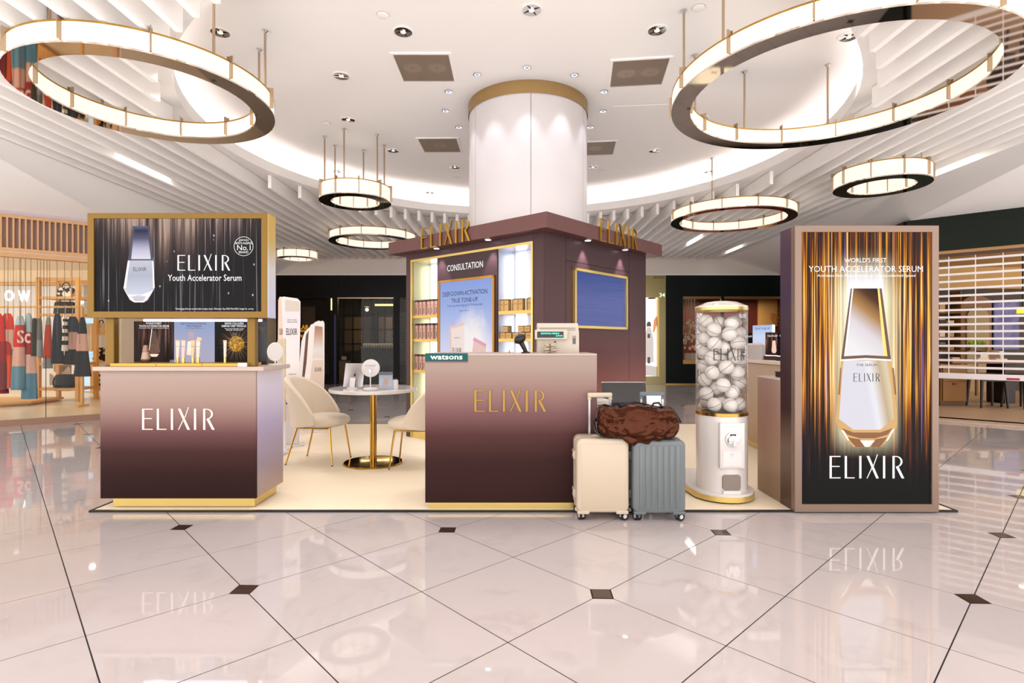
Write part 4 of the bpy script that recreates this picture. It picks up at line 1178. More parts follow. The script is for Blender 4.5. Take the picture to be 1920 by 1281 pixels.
obj('cylinder', MB().lathe([(r, .657), (r, 1.432)], 64), M_CYL, gb)
obj('upper_band', MB().ring(r - .02, r + .004, 1.425, 1.447, 64), M_GOLDL, gb)
obj('lid', MB().lathe([(r + .004, 1.447), (r + .004, 1.456), (r * .6, 1.490), (r * .3, 1.497), (0, 1.499)], 64), M_WHITEG, gb)
pe = bpy.data.objects.new('front_plate', None); COL.objects.link(pe); pe.parent = gb; pe.rotation_euler = (0, 0, R(1))
obj('plate', MB().rbox(-.092, .092, -r - .014, -.16, .255, .59, .006), M_WHITEG, pe)
obj('door', MB().rbox(-.072, .072, -r - .0165, -r - .012, .27, .385, .002, 1), M_WHITE, pe, 0)
lk = MB(); lk.M = Matrix.Translation((0, -r - .0165, .355)) @ Matrix.Rotation(PI / 2, 4, 'X')
lk.lathe([(0.012, 0), (.010, .004), (.004, .004), (0, .002)], 16)
obj('lock', lk, M_CHROME, pe)
hx = [(.055 * math.cos(R(a)) * sx_, .47 + .055 * math.sin(R(a))) for a, sx_ in ((-122, 1), (-58, 1), (-5, 1.0), (30, 1.0), (62, 1), (118, 1), (150, 1), (185, 1))]
obj('coin_mechanism', MB().prism(hx, -r - .026, -r - .012), M_CHROME, pe, 0)
kb = MB(); kb.M = Matrix.Translation((0, -r - .026, .462)) @ Matrix.Rotation(PI / 2, 4, 'X')
kb.lathe([(.042, 0), (.038, .008), (.02, .010), (0, .010)], 24); kb.box(-.008, .008, -.036, .036, .008, .026)
obj('turn_knob', kb, M_CHROME, pe)
obj('coin_slot', MB().box(-.022, .022, -r - .0275, -r - .026, .50, .51), M_BLACK, pe, 0)
ch = MB()
op = []
for (cx_, cz_, s0) in ((.044, .115, -90), (.044, .185, 0), (-.044, .185, 90), (-.044, .115, 180)):
    for k in range(5):
        a = R(s0 + 90 * k / 4); op.append((cx_ + .022 * math.cos(a), cz_ + .022 * math.sin(a)))
ch.prism(op, -r - .004, -r + .03)
obj('chute_opening', ch, mat('chute_grey', '#85786f', .35, .2), pe, 0)
obj('chute_lip', MB().rbox(-.066, .066, -r - .012, -r + .01, .06, .09, .004, 1), M_WHITE, pe, 0)
# wordmark wrapped on the cylinder
wm = MB()
for polys in elixir():
    for q in polys:
        q2 = []
        for i in range(len(q)):
            q2.append(q[i])
        def wrap(p):
            a = R(-128) + p[0] / EW * R(74)
            return ((r + .0012) * math.cos(a), (r + .0012) * math.sin(a), 1.047 + p[1] * .088)
        wm.add([wrap(p) for p in q2], [tuple(range(len(q2)))])
obj('lettering', wm, M_BLACK, gb, 0)
for (cx_, cy_) in ((-.235, .36), (.16, .50)):
    w_ = MB(); w_.M = Matrix.Translation((cx_, cy_, .045)) @ Matrix.Rotation(PI / 2, 4, 'Y')
    w_.lathe([(0, -.012), (.038, -.012), (.038, .012), (0, .012)], 20)
    wo = obj('caster', w_, M_RUB, gb)
    w2 = MB(); w2.M = w_.M if False else Matrix.Translation((cx_, cy_, .045)) @ Matrix.Rotation(PI / 2, 4, 'Y')
    w2.lathe([(0, -.014), (.022, -.014), (.022, .014), (0, .014)], 16)
    obj('hub', w2, M_CHROME, wo)
# balls: settled by simple packing
ball_me = None
br = .054
rnd = random.Random(3)
pl = []
tries = 0
zmin = .657 + br + .002
while len(pl) < 62 and tries < 6000:
    tries += 1
    a = rnd.random() * 2 * PI; q = (r - .006 - br) * math.sqrt(rnd.random()) if rnd.random() < .35 else (r - .007 - br)
    x, y = q * math.cos(a), q * math.sin(a)
    z = zmin
    for (bx, by, bz) in pl:
        d2 = (x - bx) ** 2 + (y - by) ** 2
        if d2 < (2 * br) ** 2: z = max(z, bz + math.sqrt((2 * br) ** 2 - d2) + .0005)
    lim = 1.40 - br
    if z < lim:
        # keep the lowest of a few candidates
        cand = [(z, x, y)]
        for _ in range(14):
            a = rnd.random() * 2 * PI; q = (r - .007 - br) * (1 if rnd.random() < .7 else math.sqrt(rnd.random()))
            xx_, yy_ = q * math.cos(a), q * math.sin(a); zz = zmin
            for (bx, by, bz) in pl:
                d2 = (xx_ - bx) ** 2 + (yy_ - by) ** 2
                if d2 < (2 * br) ** 2: zz = max(zz, bz + math.sqrt((2 * br) ** 2 - d2) + .0005)
            cand.append((zz, xx_, yy_))
        zz, xx_, yy_ = min(cand)
        if zz < lim: pl.append((xx_, yy_, zz))
M_BALL = mat('white_capsule', '#dfd6cf', .25)
t0 = None
for i, (x, y, z) in enumerate(pl):
    if t0 is None:
        t0 = thing('capsule_ball', 'x', 'ball')
        obj('upper_half', MB().lathe([(br, .0015), (br * .966, br * .26), (br * .866, br * .5), (br * .707, br * .707), (br * .5, br * .866), (br * .26, br * .966), (0, br)], 24), M_BALL, t0, 60)
        obj('lower_half', MB().lathe([(br, -.0015), (br * .966, -br * .26), (br * .866, -br * .5), (br * .707, -br * .707), (br * .5, -br * .866), (br * .26, -br * .966), (0, -br)], 24), M_BALL, t0, 60)
        o = t0
    else: o = copy_tree(t0)
    o.location = GB + Vector((x, y, z)); o.rotation_euler = (rnd.uniform(-.9, .9), rnd.uniform(-.9, .9), rnd.uniform(0, 6))
    tag(o, 'white plastic capsule ball inside the clear cylinder of the dispenser', 'ball', 'capsule balls in the dispenser')
# ================================================================ TABLE AND CHAIRS
TX, TY = -1.357, 5.35
tb = thing('round_table', 'round white table on a brass column and disc foot in the middle of the booth', 'table', (TX, TY, ZM))
obj('tabletop', MB().lathe([(0, .700), (.405, .700), (.417, .706), (.417, .731), (.413, .735), (0, .735)], 72), M_WHITEG, tb)
obj('column', MB().cyl((0, 0), .032, .016, .70, 28), mat('table_brass', '#b5883a', .18, 1.0), tb)
obj('foot', MB().lathe([(0, 0), (.285, 0), (.285, .010), (.278, .016), (.034, .018), (.034, .03), (0, .03)], 72), mat('polished_brass', '#a8843c', .07, 1.0), tb)
M_BOUC = mat('cream_boucle', '#d9c9b4', .9, sheen=.4, bump=.35, bscale=160)
M_LEG = mat('gold_leg', '#c0923c', .2, 1.0)
def make_chair():
    t = thing('upholstered_chair', 'x', 'chair')
    # faces +x; seat top .455
    def seat(u, v):
        a = 2 * PI * u
        ph = -PI / 2 + PI * v
        ex = .55
        def sp(c, e): return math.copysign(abs(c) ** e, c)
        rx = .235 + .01 * math.cos(a); ry = .225
        x = rx * sp(math.cos(a), .72) * sp(math.cos(ph), .35)
        y = ry * sp(math.sin(a), .72) * sp(math.cos(ph), .35)
        z = .405 + .052 * sp(math.sin(ph), .8) + (.012 * (1 - (x / .24) ** 2) if v > .5 else 0)
        return (x + .01, y, z)
    obj('seat', MB().grid(seat, 40, 14, True), M_BOUC, t, 80)
    NA, NZ = 30, 12
    def shell(u, v, off):
        f = (u - .5) * 2
        a = PI + f * R(100)
        top = .83 - .36 * abs(f) ** 2.6
        bot = .36 + .035 * abs(f) ** 2
        z = bot + (top - bot) * v
        lean = .20 * max(0, z - .42)
        rx = .25 + lean * .75 + off; ry = .238 + lean * .12 + off
        flat = 1 - .0 * abs(f)
        return (rx * math.cos(a) * flat - lean * .15, ry * math.sin(a), z)
    mb = MB()
    th = .046
    def ring(u, w):
        # closed outline: outer wall up, rounded rim, inner wall down, rounded foot
        if w < .42: return shell(u, w / .42, th)
        if w < .5:
            k = (w - .42) / .08; p = Vector(shell(u, 1, th * (1 - k))); p.z += .016 * math.sin(PI * k); return tuple(p)
        if w < .92: return shell(u, 1 - (w - .5) / .42, 0)
        k = (w - .92) / .08; p = Vector(shell(u, 0, th * k)); p.z -= .010 * math.sin(PI * k); return tuple(p)
    n, m_ = 36, 50
    v, f_ = [], []
    for i in range(n + 1):
        for j in range(m_): v.append(ring(i / n, j / m_))
    for i in range(n):
        for j in range(m_):
            k = (j + 1) % m_
            f_.append((i * m_ + j, i * m_ + k, (i + 1) * m_ + k, (i + 1) * m_ + j))
    f_.append(tuple(range(m_))); f_.append(tuple(n * m_ + j for j in range(m_ - 1, -1, -1)))
    mb.add(v, f_)
    obj('backrest', mb, M_BOUC, t, 50)
    fr_ = MB().tube([(.15, -.17, .356), (.15, .17, .356)], .006).tube([(-.17, -.17, .352), (-.17, .17, .352)], .008)
    fr_.tube([(-.17, -.17, .352), (.15, -.17, .352)], .008).tube([(-.17, .17, .352), (.15, .17, .352)], .008)
    obj('seat_frame', fr_, M_LEG, t)
    for (sx, sy) in ((1, -1), (1, 1), (-1, -1), (-1, 1)):
        top = (.16 * sx + (.0 if sx > 0 else -.01), .165 * sy, .36); bot = ((.205 if sx > 0 else -.27), .205 * sy, .003)
        lg = obj('leg', MB().tube([top, bot], [.0095, .007], 10), M_LEG, t)
        obj('foot_glide', MB().cyl((bot[0], bot[1]), .0085, -.0, .008, 10), M_RUB, lg)
    return t
ch1 = make_chair()
ch1.location = (-1.885, 5.43, ZM); ch1.rotation_euler = (0, 0, R(-8))
tag(ch1, 'cream upholstered chair with slim gold legs on the left side of the round table', 'chair', 'chairs at the round table')
ch2 = copy_tree(ch1)
ch2.location = (-.93, 5.27, ZM); ch2.rotation_euler = (0, 0, R(180 - 2))
ch2['label'] = 'cream upholstered chair with gold legs right of the round table, partly behind the counter'

# things on the table
ZT = ZM + .735
M_ALU = mat('silver_aluminium', '#b9b4b3', .35, .85)
p = pt(664, 722, 5.33)
tab = thing('tablet', 'silver tablet seen from behind on a white stand on the round table', 'tablet', (p.x, 5.33, ZT), R(-8))
M_T = Matrix.Translation((0, 0, .125)) @ Matrix.Rotation(R(-14), 4, 'X')
mb = MB(); mb.M = M_T; mb.rbox(-.10, .10, -.004, .004, -.118, .118, .0035, 2)
obj('case', mb, M_ALU, tab)
mb = MB(); mb.M = M_T @ Matrix.Translation((.01, -.0045, 0))
mb.lathe([(0, 0)] * 0 or [(.013, 0), (0, 0)], 18) if False else None
apple = [(.012 * math.cos(R(a)) * (1 - .10 * math.cos(R(2 * a))), .0125 * math.sin(R(a)) * (1 if a % 360 not in (90, 270) else .82)) for a in range(0, 360, 20) if not (340 <= a or a <= 20)] + [(.006, .002)]
mb.prism(apple, -.0006, 0); mb.prism([(.0, .014), (.005, .021), (.006, .016)], -.0006, 0)
obj('emblem', mb, mat('dark_grey', '#3b3938', .3, .5), tab, 0)
mb = MB(); mb.M = M_T; mb.rbox(.075, .092, -.0065, -.004, .092, .11, .002, 1)
obj('camera_bump', mb, M_BLACK, tab, 0)
obj('stand_foot', MB().rbox(-.05, .05, -.06, .045, 0, .008, .003, 1), M_WHITE, tab)
mb = MB(); mb.M = Matrix.Translation((0, -.03, .05)) @ Matrix.Rotation(R(-14), 4, 'X'); mb.rbox(-.028, .028, -.012, -.004, -.045, .05, .004, 2)
obj('stand_arm', mb, M_WHITE, tab)
p = pt(695, 726, 5.27)
mir = thing('vanity_mirror', 'round white vanity mirror on a thin stem, seen from behind on the round table', 'mirror', (p.x, 5.27, ZT), R(5))
zc = pt(0, 690.5, 5.27).z - ZT
mb = MB(); mb.M = Matrix.Translation((0, 0, zc)) @ Matrix.Rotation(PI / 2 - R(6), 4, 'X')
mb.lathe([(0, -.012), (.075, -.012), (.086, -.004), (.086, .004), (.08, .008), (0, .008)], 40)
obj('mirror_back', mb, M_WHITE, mir)
mb = MB(); mb.M = Matrix.Translation((0, -.012, zc + .03)); mb.rbox(-.05, .05, -.008, 0, -.007, .007, .003, 2)
obj('light_bar', mb, mat('pale_grey', '#cfc8c8', .4), mir)
obj('hinge', MB().rbox(-.012, .012, -.024, -.008, zc - .045, zc - .008, .004, 1), M_CHROME, mir)
obj('stem', MB().cyl((0, -.016), .006, .01, zc - .03, 12), M_WHITE, mir)
obj('foot', MB().lathe([(0, .012), (.06, .009), (.07, .003), (.07, 0), (0, 0)], 32, (0, -.012, 0)), M_WHITE, mir)
p = pt(723, 728, 5.18)
hol = thing('leaflet_stand', 'small blue leaflet in a clear acrylic stand on the round table', 'leaflet', (p.x, 5.18, ZT), R(3))
mb = MB(); mb.M = Matrix.Rotation(R(-8), 4, 'X'); mb.box(-.062, .062, -.002, .0, .004, .135)
lm = gmat('leaflet_blue', .0, .14, [(0, '#9fb0c8'), (.5, '#c3cddc'), (1, '#8fa6d0')], .25)
obj('leaflet', mb, lm, hol, 0)
mb = MB(); mb.M = Matrix.Rotation(R(-8), 4, 'X'); mb.box(-.064, .064, -.006, -.004, 0, .165)
obj('acrylic_sheet', mb, M_ACRYL, hol, 0); obj('acrylic_foot', MB().box(-.064, .064, -.006, .06, 0, .003), M_ACRYL, hol, 0)
mb = MB(); mb.M = Matrix.Rotation(R(-8), 4, 'X'); mb.add([(-.03, -.0025, .03), (.0, -.0025, .03), (.02, -.0025, .10), (-.012, -.0025, .115)], [(0, 1, 2, 3)]).add([(.0, -.0028, .03), (.015, -.0028, .035), (.035, -.0028, .09), (.022, -.0028, .10)], [(0, 1, 2, 3)])
obj('picture', mb, mat('print_blush2', '#d9a890', .4), hol, 0)
p = pt(740, 727, 5.24)
t = thing('carton_stack', 'small white carton with dark capped tubes beside the leaflet on the round table', 'product box', (p.x, 5.24, ZT), R(-4))
obj('carton', MB().rbox(-.029, .029, -.025, .025, 0, .085, .002, 1), M_WHITE, t, 0)
for k in range(2): obj('cap', MB().cyl((-.014 + .028 * k, 0), .007, .085, .097, 10), mat('cap_grey', '#8d8686', .4), t)

# ================================================================ STANDEES BEHIND THE DESK
def standee(name, lab, d, outline, mats_, rz=0.0, thick=.03, inner=None, texts=(), basepx=None):
    """upright printed board: outline in pixels at depth d, turned about its own foot"""
    xs = [p[0] for p in outline]
    c = pt((min(xs) + max(xs)) / 2, 640, d)
    t = thing(name, lab, 'standee', (c.x, d, ZM), rz)
    k = 1 / math.cos(rz)
    def q(x, y): p = pt(x, y, d); return ((p.x - c.x) * k, p.z - ZM)
    obj('board', MB().prism([q(*p) for p in outline], 0, thick), mats_[0], t, 0)
    for i, (poly, m_) in enumerate(inner or []):
        obj('printed_face', MB().prism([q(*p) for p in poly], -.001 * (i + 1) - .001, -.001 * i), m_, t, 0)
    for (body, xa, xb, yc, hp) in texts:
        a_, b_ = q(xa, yc), q(xb, yc)
        obj('lettering', text_mb(body, (a_[0] + b_[0]) / 2, a_[1], abs(b_[0] - a_[0]), hp * d / F, -.005), M_INKD, t, 0)
    obj('base', MB().rbox(basepx[0], basepx[1], -.04, .16, 0, .02, .004, 1), M_WHITE, t, 0)
    obj('brace', MB().prism([(basepx[0] * .1, .02), (basepx[1] * .1 + .015, .02), (basepx[1] * .1 + .015, .7), (basepx[0] * .1, .7)], thick, thick + .012), M_WHITE, t, 0)
    return t
M_ST1 = gmat('standee_white', .2, 1.75, [(0, '#efe6e2'), (.5, '#f4eeee'), (.8, '#ece4ea'), (1, '#f0e6e0')], .4)
M_ST2 = mat('standee_peach', '#e6c9b4', .4); M_ST3 = mat('standee_rim', '#f6f0ec', .4)
standee('tube_standee', 'tall white tube-shaped cardboard display behind the left desk', 6.2,
        [(530, 560), (533, 556.5), (556, 559.5), (561, 565), (561, 600), (558, 740), (556, 756), (552, 760), (541, 760), (538, 752), (535, 700)], [M_ST1], R(20), .03,
        [([(536, 562), (559, 565), (559.5, 584), (536, 584)], mat('standee_sand', '#d9cbbd', .4))],
        [('ELIXIR', 538, 556, 622, 12), ('DAY CARE', 540, 555, 600, 2.2), ('REVOLUTION', 540, 556, 604, 2.2), ('TONE UP', 541, 554, 702, 2.4), ('SPF50+', 541, 556, 722, 4)], (-.12, .14))
o_ = bpy.data.objects['tube_standee']
obj('cap', MB().rbox(-.085, .085, -.01, .05, .02, .47, .006, 1), mat('standee_cap', '#d9d2d6', .25, .3), o_, 0)
standee('folded_standee', 'pale peach side board standing just left of the tube-shaped display', 6.45,
        [(521, 563), (524, 556.5), (531, 557), (534, 566), (534, 760), (519, 760)], [M_ST2], R(-15), .03, None, [('ELIXIR', 524, 532, 622, 11)], (-.08, .08))
for i, (xa, xb, yt, d) in enumerate([(519, 527, 636, 5.70), (526, 534, 634, 5.95)]):
    standee('low_standee', f'low beige rounded board, {("outer", "inner")[i]} one of two behind the left desk', d,
            [(xa, yt + 8), (xa + 2, yt + 1), (xb - 2, yt), (xb, yt + 3), (xb, 790), (xa, 790)], [mat('standee_beige', '#d8c6a8', .45)], 0, .03, None, (), (-.05, .05))
M_BT = gmat('standee_bottle', .4, 1.5, [(0, '#d9c0ae'), (.45, '#e8d6c8'), (.62, '#e9e3e4'), (.8, '#c49a80'), (1, '#6e5a58')], .3)
standee('bottle_standee', 'serum bottle shaped cardboard display behind the left chair', 7.15,
        [(580, 618), (583, 609), (600, 602), (604, 601.5), (606, 606), (606, 700), (604, 800), (566, 800), (570, 730), (576, 680)], [M_ST3], R(18), .035,
        [([(590, 611), (603, 613), (604, 672), (586, 672)], M_BT), ([(586, 675), (604, 675), (605, 795), (576, 795), (578, 740)], M_BT)],
        [('ELIXIR', 590, 601, 693, 7)], (-.16, .16))
standee('bottle_standee', 'white rimmed bottle-shaped board leaning behind the front bottle display', 7.4,
        [(566, 640), (572, 622), (590, 604), (597, 601), (599, 604), (597, 800), (556, 800), (559, 720)], [M_ST3], R(10), .03,
        [([(574, 628), (580, 618), (576, 680), (570, 760), (563, 790), (566, 720)], mat('standee_brown', '#6a4a38', .4))], (), (-.14, .14))

# ================================================================ CASHIER THINGS ON THE COUNTER
p = pt(1044, 663, 4.15)
M_BEIGE = mat('beige_plastic', '#bdb2a4', .5)
CT_Z = ZM + 1.102 + .0
CTZ = 1.114
reg = thing('cash_register', 'beige cash register with a green lettered customer display on the counter', 'cash register', (p.x, 4.15, CTZ))
xw = 80 / F * 4.15 / 2
zt = pt(0, 606, 4.15).z - CTZ
pr = [(-.06, 0), (.16, 0), (.16, zt - .02), (.10, zt), (.02, zt), (-.03, zt - .055), (-.05, zt - .06)]
mb = MB(); n_ = len(pr)
mb.add([(-xw + .015, y, z) for y, z in pr] + [(xw - .0, y, z) for y, z in pr], [tuple(range(n_)), tuple(range(2 * n_ - 1, n_ - 1, -1))] + [(i, (i + 1) % n_, n_ + (i + 1) % n_, n_ + i) for i in range(n_)])
obj('housing', mb, M_BEIGE, reg, 0)
vb = MB()
for k in range(26):
    for j in range(3):
        xx_ = -xw + .03 + k * (2 * xw - .05) / 26
        yy = -.012 - j * .012; zz = zt - .035 - j * .0135
        vb.add([(xx_, yy - .002, zz), (xx_ + .006, yy - .002, zz), (xx_ + .006, yy - .008, zz - .008), (xx_, yy - .008, zz - .008)], [(0, 1, 2, 3)])
vo = obj('vent_holes', vb, mat('vent_dark', '#5c544c', .7), reg, 0); vo['kind'] = 'stuff'
dsp = obj('customer_display', MB().rbox(-xw - .008, xw * .32 + .02, -.10, -.055, zt - .125, zt - .052, .006, 2), M_BEIGE, reg)
obj('display_window', MB().box(-xw + .008, xw * .32 - .01, -.1015, -.1, zt - .112, zt - .066), mat('display_black', '#0b1413', .15), dsp, 0)
tx = text_mb('ESM RETINOL WRINKLE', -xw * .36, zt - .080, .135, .012, -.1022, bold=.01)
text_mb('$104.00', xw * .06, zt - .098, .05, .012, -.1022, mb=tx, bold=.01)
obj('lettering', tx, mat('green_digits', '#20d8b8', .4, em=1.3, emcol='#22e0bc'), dsp, 0)
obj('slot', MB().box(xw - .05, xw - .022, -.056, -.05, .06, .13), mat('slot_grey', '#8f867c', .5), reg, 0)
obj('slot_window', MB().box(xw - .044, xw - .028, -.058, -.056, .068, .11), mat('vent_dark', '#5c544c', .7), reg, 0)
obj('keylock', MB().cyl((-xw * .1, -.058), .006, zt - .148, zt - .138, 10), M_BLACK, reg)
p = pt(1031, 661, 4.04)
cb = thing('coiled_cable', 'bundle of beige cable folded in loops in front of the cash register', 'cable', (p.x, 4.04, CTZ))
mb = MB(); pts_ = []
for k in range(90):
    a = k / 90 * 2 * PI * 7
    pts_.append((.042 * math.cos(a) + .006 * math.sin(a * .37), .014 * math.sin(a), .008 + k / 90 * .062 + .006 * math.sin(a * 1.3)))
mb.tube(pts_, .0042, 6)
obj('loops', mb, mat('cable_beige', '#bcae98', .55), cb)
obj('tie', MB().rbox(-.006, .006, -.02, .02, .0, .07, .003, 1), mat('tie_brown', '#6b5a4a', .6), cb)
p = pt(978, 664, 4.05)
bs = thing('barcode_scanner', 'black handheld barcode scanner standing in a cradle on the counter', 'scanner', (p.x, 4.05, CTZ), R(8))
mb = MB(); mb.tube([(.035, .0, .0), (.022, 0, .03), (.006, 0, .062), (-.006, 0, .085)], [.014, .017, .019, .022], 14)
obj('handle', mb, M_BLACK, bs)
mb = MB(); mb.M = Matrix.Translation((-.012, 0, .105)) @ Matrix.Rotation(R(-35), 4, 'Y')
mb.grid(lambda u, v: ((.046 if v < .5 else .046) * (-1 + 2 * v), (.032 * (1 - abs(2 * v - 1) ** 3) + .008) * math.cos(2 * PI * u), (.026 * (1 - abs(2 * v - 1) ** 3) + .008) * math.sin(2 * PI * u)), 20, 14, True)
obj('head', mb, M_BLACK, bs, 60)
mb = MB(); mb.M = Matrix.Translation((-.012, 0, .105)) @ Matrix.Rotation(R(-35), 4, 'Y'); mb.rbox(-.047, -.043, -.016, .016, -.012, .012, .002, 1)
obj('scan_window', mb, mat('scan_glass', '#2a1214', .1), bs, 0)
obj('trigger', MB().rbox(-.014, -.006, -.006, .006, .055, .08, .002, 1), mat('scan_grey', '#3a3a3a', .5), bs, 0)
obj('cradle', MB().lathe([(0, 0), (.035, 0), (.035, .006), (.02, .012), (0, .012)], 24, (.03, 0, 0)), M_BLACK, bs)
t = thing('small_cable_end', 'tiny black cable tip peeking over the counter left of the scanner', 'cable', (pt(955, 662, 4.2).x, 4.2, CTZ))
obj('tip', MB().tube([(0, 0, 0), (0, 0, .012), (.003, 0, .018)], .003, 6), M_BLACK, t); obj('collar', MB().cyl((0, 0), .005, 0, .005, 8), M_BLACK, t)

# ================================================================ SUITCASES
def suitcase(name, lab, x0, x1, ztop, y0, col, ribs, dark, grip, hl):
    cx_ = (x0 + x1) / 2; w = x1 - x0
    t = thing(name, lab, 'suitcase', (cx_, y0 + .115, 0), 0, 'carry-on suitcases')
    m_ = mat('shell_' + name, col, .38); m2 = mat('shelltrim_' + name, dark, .35)
    hz0 = .058
    def shellbox(y_a, y_b):
        b = bmesh.new(); bmesh.ops.create_cube(b, size=1)
        for v in b.verts: v.co = Vector((v.co.x * w, (y_a + y_b) / 2 + v.co.y * (y_b - y_a), (hz0 + ztop) / 2 + v.co.z * (ztop - hz0)))
        ed = [e for e in b.edges if abs(e.verts[0].co.y - e.verts[1].co.y) > .01]
        bmesh.ops.bevel(b, geom=ed, offset=.042, segments=6, profile=.5, affect='EDGES')
        fy = y_a if y_a < 0 and y_b <= 0.002 else y_b
        ed = [e for e in b.edges if all(abs(v.co.y - fy) < 1e-4 for v in e.verts)]
        bmesh.ops.bevel(b, geom=ed, offset=.022, segments=4, profile=.5, affect='EDGES')
        m = MB(); m.merge(b); b.free(); return m
    obj('front_shell', shellbox(-.115, -.002), m_, t, 40)
    obj('rear_shell', shellbox(.002, .115), m_, t, 40)
    # frame seam
    b = bmesh.new(); bmesh.ops.create_cube(b, size=1)
    for v in b.verts: v.co = Vector((v.co.x * (w + .006), v.co.y * .012, (hz0 + ztop) / 2 + v.co.z * (ztop - hz0 + .006)))
    bmesh.ops.bevel(b, geom=[e for e in b.edges if abs(e.verts[0].co.y - e.verts[1].co.y) > .005], offset=.043, segments=6, profile=.5, affect='EDGES')
    m = MB(); m.merge(b); b.free(); obj('frame_seam', m, m2, t, 40)
    if ribs:
        for k in range(7):
            xx_ = -w / 2 + .055 + k * (w - .11) / 6
            obj('rib', MB().rbox(xx_ - .013, xx_ + .013, -.1195, -.112, hz0 + .03, ztop - .035, .003, 2), m_, t)
    else:
        obj('front_panel', MB().rbox(-w / 2 + .03, w / 2 - .018, -.1175, -.11, hz0 + .03, ztop - .035, .004, 2), m_, t)
    for zz in (.17, .43):
        lt = obj('latch', MB().rbox(-w / 2 - .014, -w / 2 + .004, -.045, .045, zz - .03, zz + .03, .005, 2), m2, t)
        obj('latch_button', MB().rbox(-w / 2 - .016, -w / 2 - .012, -.02, .02, zz - .014, zz + .014, .0015, 1), M_CHROME, lt, 0)
    for sx in (-1, 1):
        obj('corner_guard', MB().rbox(sx * (w / 2 - .045) - .04, sx * (w / 2 - .045) + .04, -.118, -.08, hz0 - .006, hz0 + .016, .004, 2), m2, t)
    # telescopic handle
    hx = .066
    hd = obj('handle', MB().rbox(grip[0] - cx_, grip[1] - cx_, .055, .085, hl - .034, hl, .009, 3), m2, t)
    for xx_ in (grip[0] - cx_ + .013, grip[1] - cx_ - .013):
        obj('tube', MB().box(xx_ - .007, xx_ + .007, .064, .076, ztop - .02, hl - .03), M_ALU, hd, 0)
        obj('tube_socket', MB().rbox(xx_ - .012, xx_ + .012, .058, .082, hl - .05, hl - .03, .003, 1), m2, hd, 0)
    obj('top_grip', MB().rbox(-.055, .075, -.03, .0, ztop, ztop + .012, .005, 2), m2, t)
    for sx, sy in ((-1, -1), (1, -1), (-1, 1), (1, 1)):
        bx, by = sx * (w / 2 - .045), sy * .075
        a = R(20 if sx < 0 else -70) if sy < 0 else R(40)
        cs = obj('caster', MB().cyl((bx, by), .017, .045, hz0 + .008, 14), m2, t)
        fk = MB(); fk.M = Matrix.Translation((bx, by, 0)) @ Matrix.Rotation(a, 4, 'Z')
        fk.rbox(-.008, .008, -.012, .022, .02, .05, .004, 1)
        obj('fork', fk, m2, cs)
        for k in (-1, 1):
            wm_ = MB(); wm_.M = Matrix.Translation((bx, by, .028)) @ Matrix.Rotation(a, 4, 'Z') @ Matrix.Translation((k * .014, .018, 0)) @ Matrix.Rotation(PI / 2, 4, 'Y')
            wm_.lathe([(.014, -.0055), (.026, -.0055), (.028, -.003), (.028, .003), (.026, .0055), (.014, .0055)], 22)
            wm_.mi = 1
            wm_.lathe([(0, -.006), (.014, -.006), (.014, .006), (0, .006)], 22)
            obj('wheel', wm_, [M_RUB, mat('wheel_hub', '#d8d0c8', .35, .3)], cs)
    return t
suitcase('cream_suitcase', 'smooth cream carry-on suitcase in front of the right edge of the cashier counter', .430, .779, .552, 3.632, '#bdad98', False, '#bbab97', (pt(1101, 0, 3.83).x, pt(1147, 0, 3.83).x), pt(0, 736, 3.83).z)
suitcase('grey_suitcase', 'blue grey ribbed carry-on suitcase beside the cream one', .803, 1.153, .545, 3.62, '#676d6f', True, '#5c6366', (pt(1199, 0, 3.80).x, pt(1246, 0, 3.80).x), pt(0, 735, 3.80).z)
# tag on the grey handle
t = thing('luggage_paper', 'white folded paper hanging from the grey suitcase handle', 'paper', (pt(1226, 755, 3.79).x, 3.79, pt(0, 770, 3.79).z))
obj('sheet', MB().box(-.05, .05, 0, .002, 0, .105), mat('paper_white', '#efe9e4', .7), t, 0); obj('fold', MB().box(-.05, .0, -.002, 0, 0, .09), mat('paper_white', '#efe9e4', .7), t, 0)
# ================================================================ DUFFEL BAG
BG = Vector(((pt(1113, 0, 3.75).x + pt(1268, 0, 3.75).x) / 2, 3.715, .552))
bag = thing('duffel_bag', 'crumpled shiny brown nylon bag lying across the tops of both suitcases', 'bag', BG)
M_NYL = mat('brown_nylon', '#44200f', .25, .78, spec=.5)
def bagp(u, v):
    a = 2 * PI * u
    ph = -PI / 2 + PI * v
    def sp(c, e): return math.copysign(abs(c) ** e, c)
    x = .275 * sp(math.sin(ph), .55)
    rr = abs(math.cos(ph)) ** .38
    hh = .112 + .014 * math.cos(3 * x * 8)
    y = .128 * rr * sp(math.cos(a), .8)
    z = .112 + hh * rr * sp(math.sin(a), .75)
    # sharp folds: ridges between the cells of two cell patterns
    q = Vector((x * 9 + z * 2.5, y * 7, z * 13 - x * 2.0))
    d1, _p = noise.voronoi(q)
    d2, _p = noise.voronoi(q * 1.9 + Vector((5, 3, 1)))
    k = 1 + .30 * (min(.55, d1[1] - d1[0]) - .25) + .13 * (min(.5, d2[1] - d2[0]) - .2) + .12 * noise.noise(q * .35)
    n2 = d2[0] - .4
    y *= k; z = .112 + (z - .112) * (1 + (k - 1) * .75)
    # sag between the suitcases, flat on their tops
    zb = .002 - .052 * math.exp(-((x - (.792 - BG.x)) / .045) ** 2)*.0
    z = max(z, zb + .004 * n2)
    fr_ = min(1, max(0, (3.648 - (BG.y + y)) / .045))
    z -= .075 * fr_ * fr_ * (3 - 2 * fr_) * max(0, 1 - (x / .27) ** 2) * (1 - min(1, max(0, z) / .24))
    z += -.02 * (x / .275) ** 4 * (1 if z > .12 else 0)
    return (x, y, z)
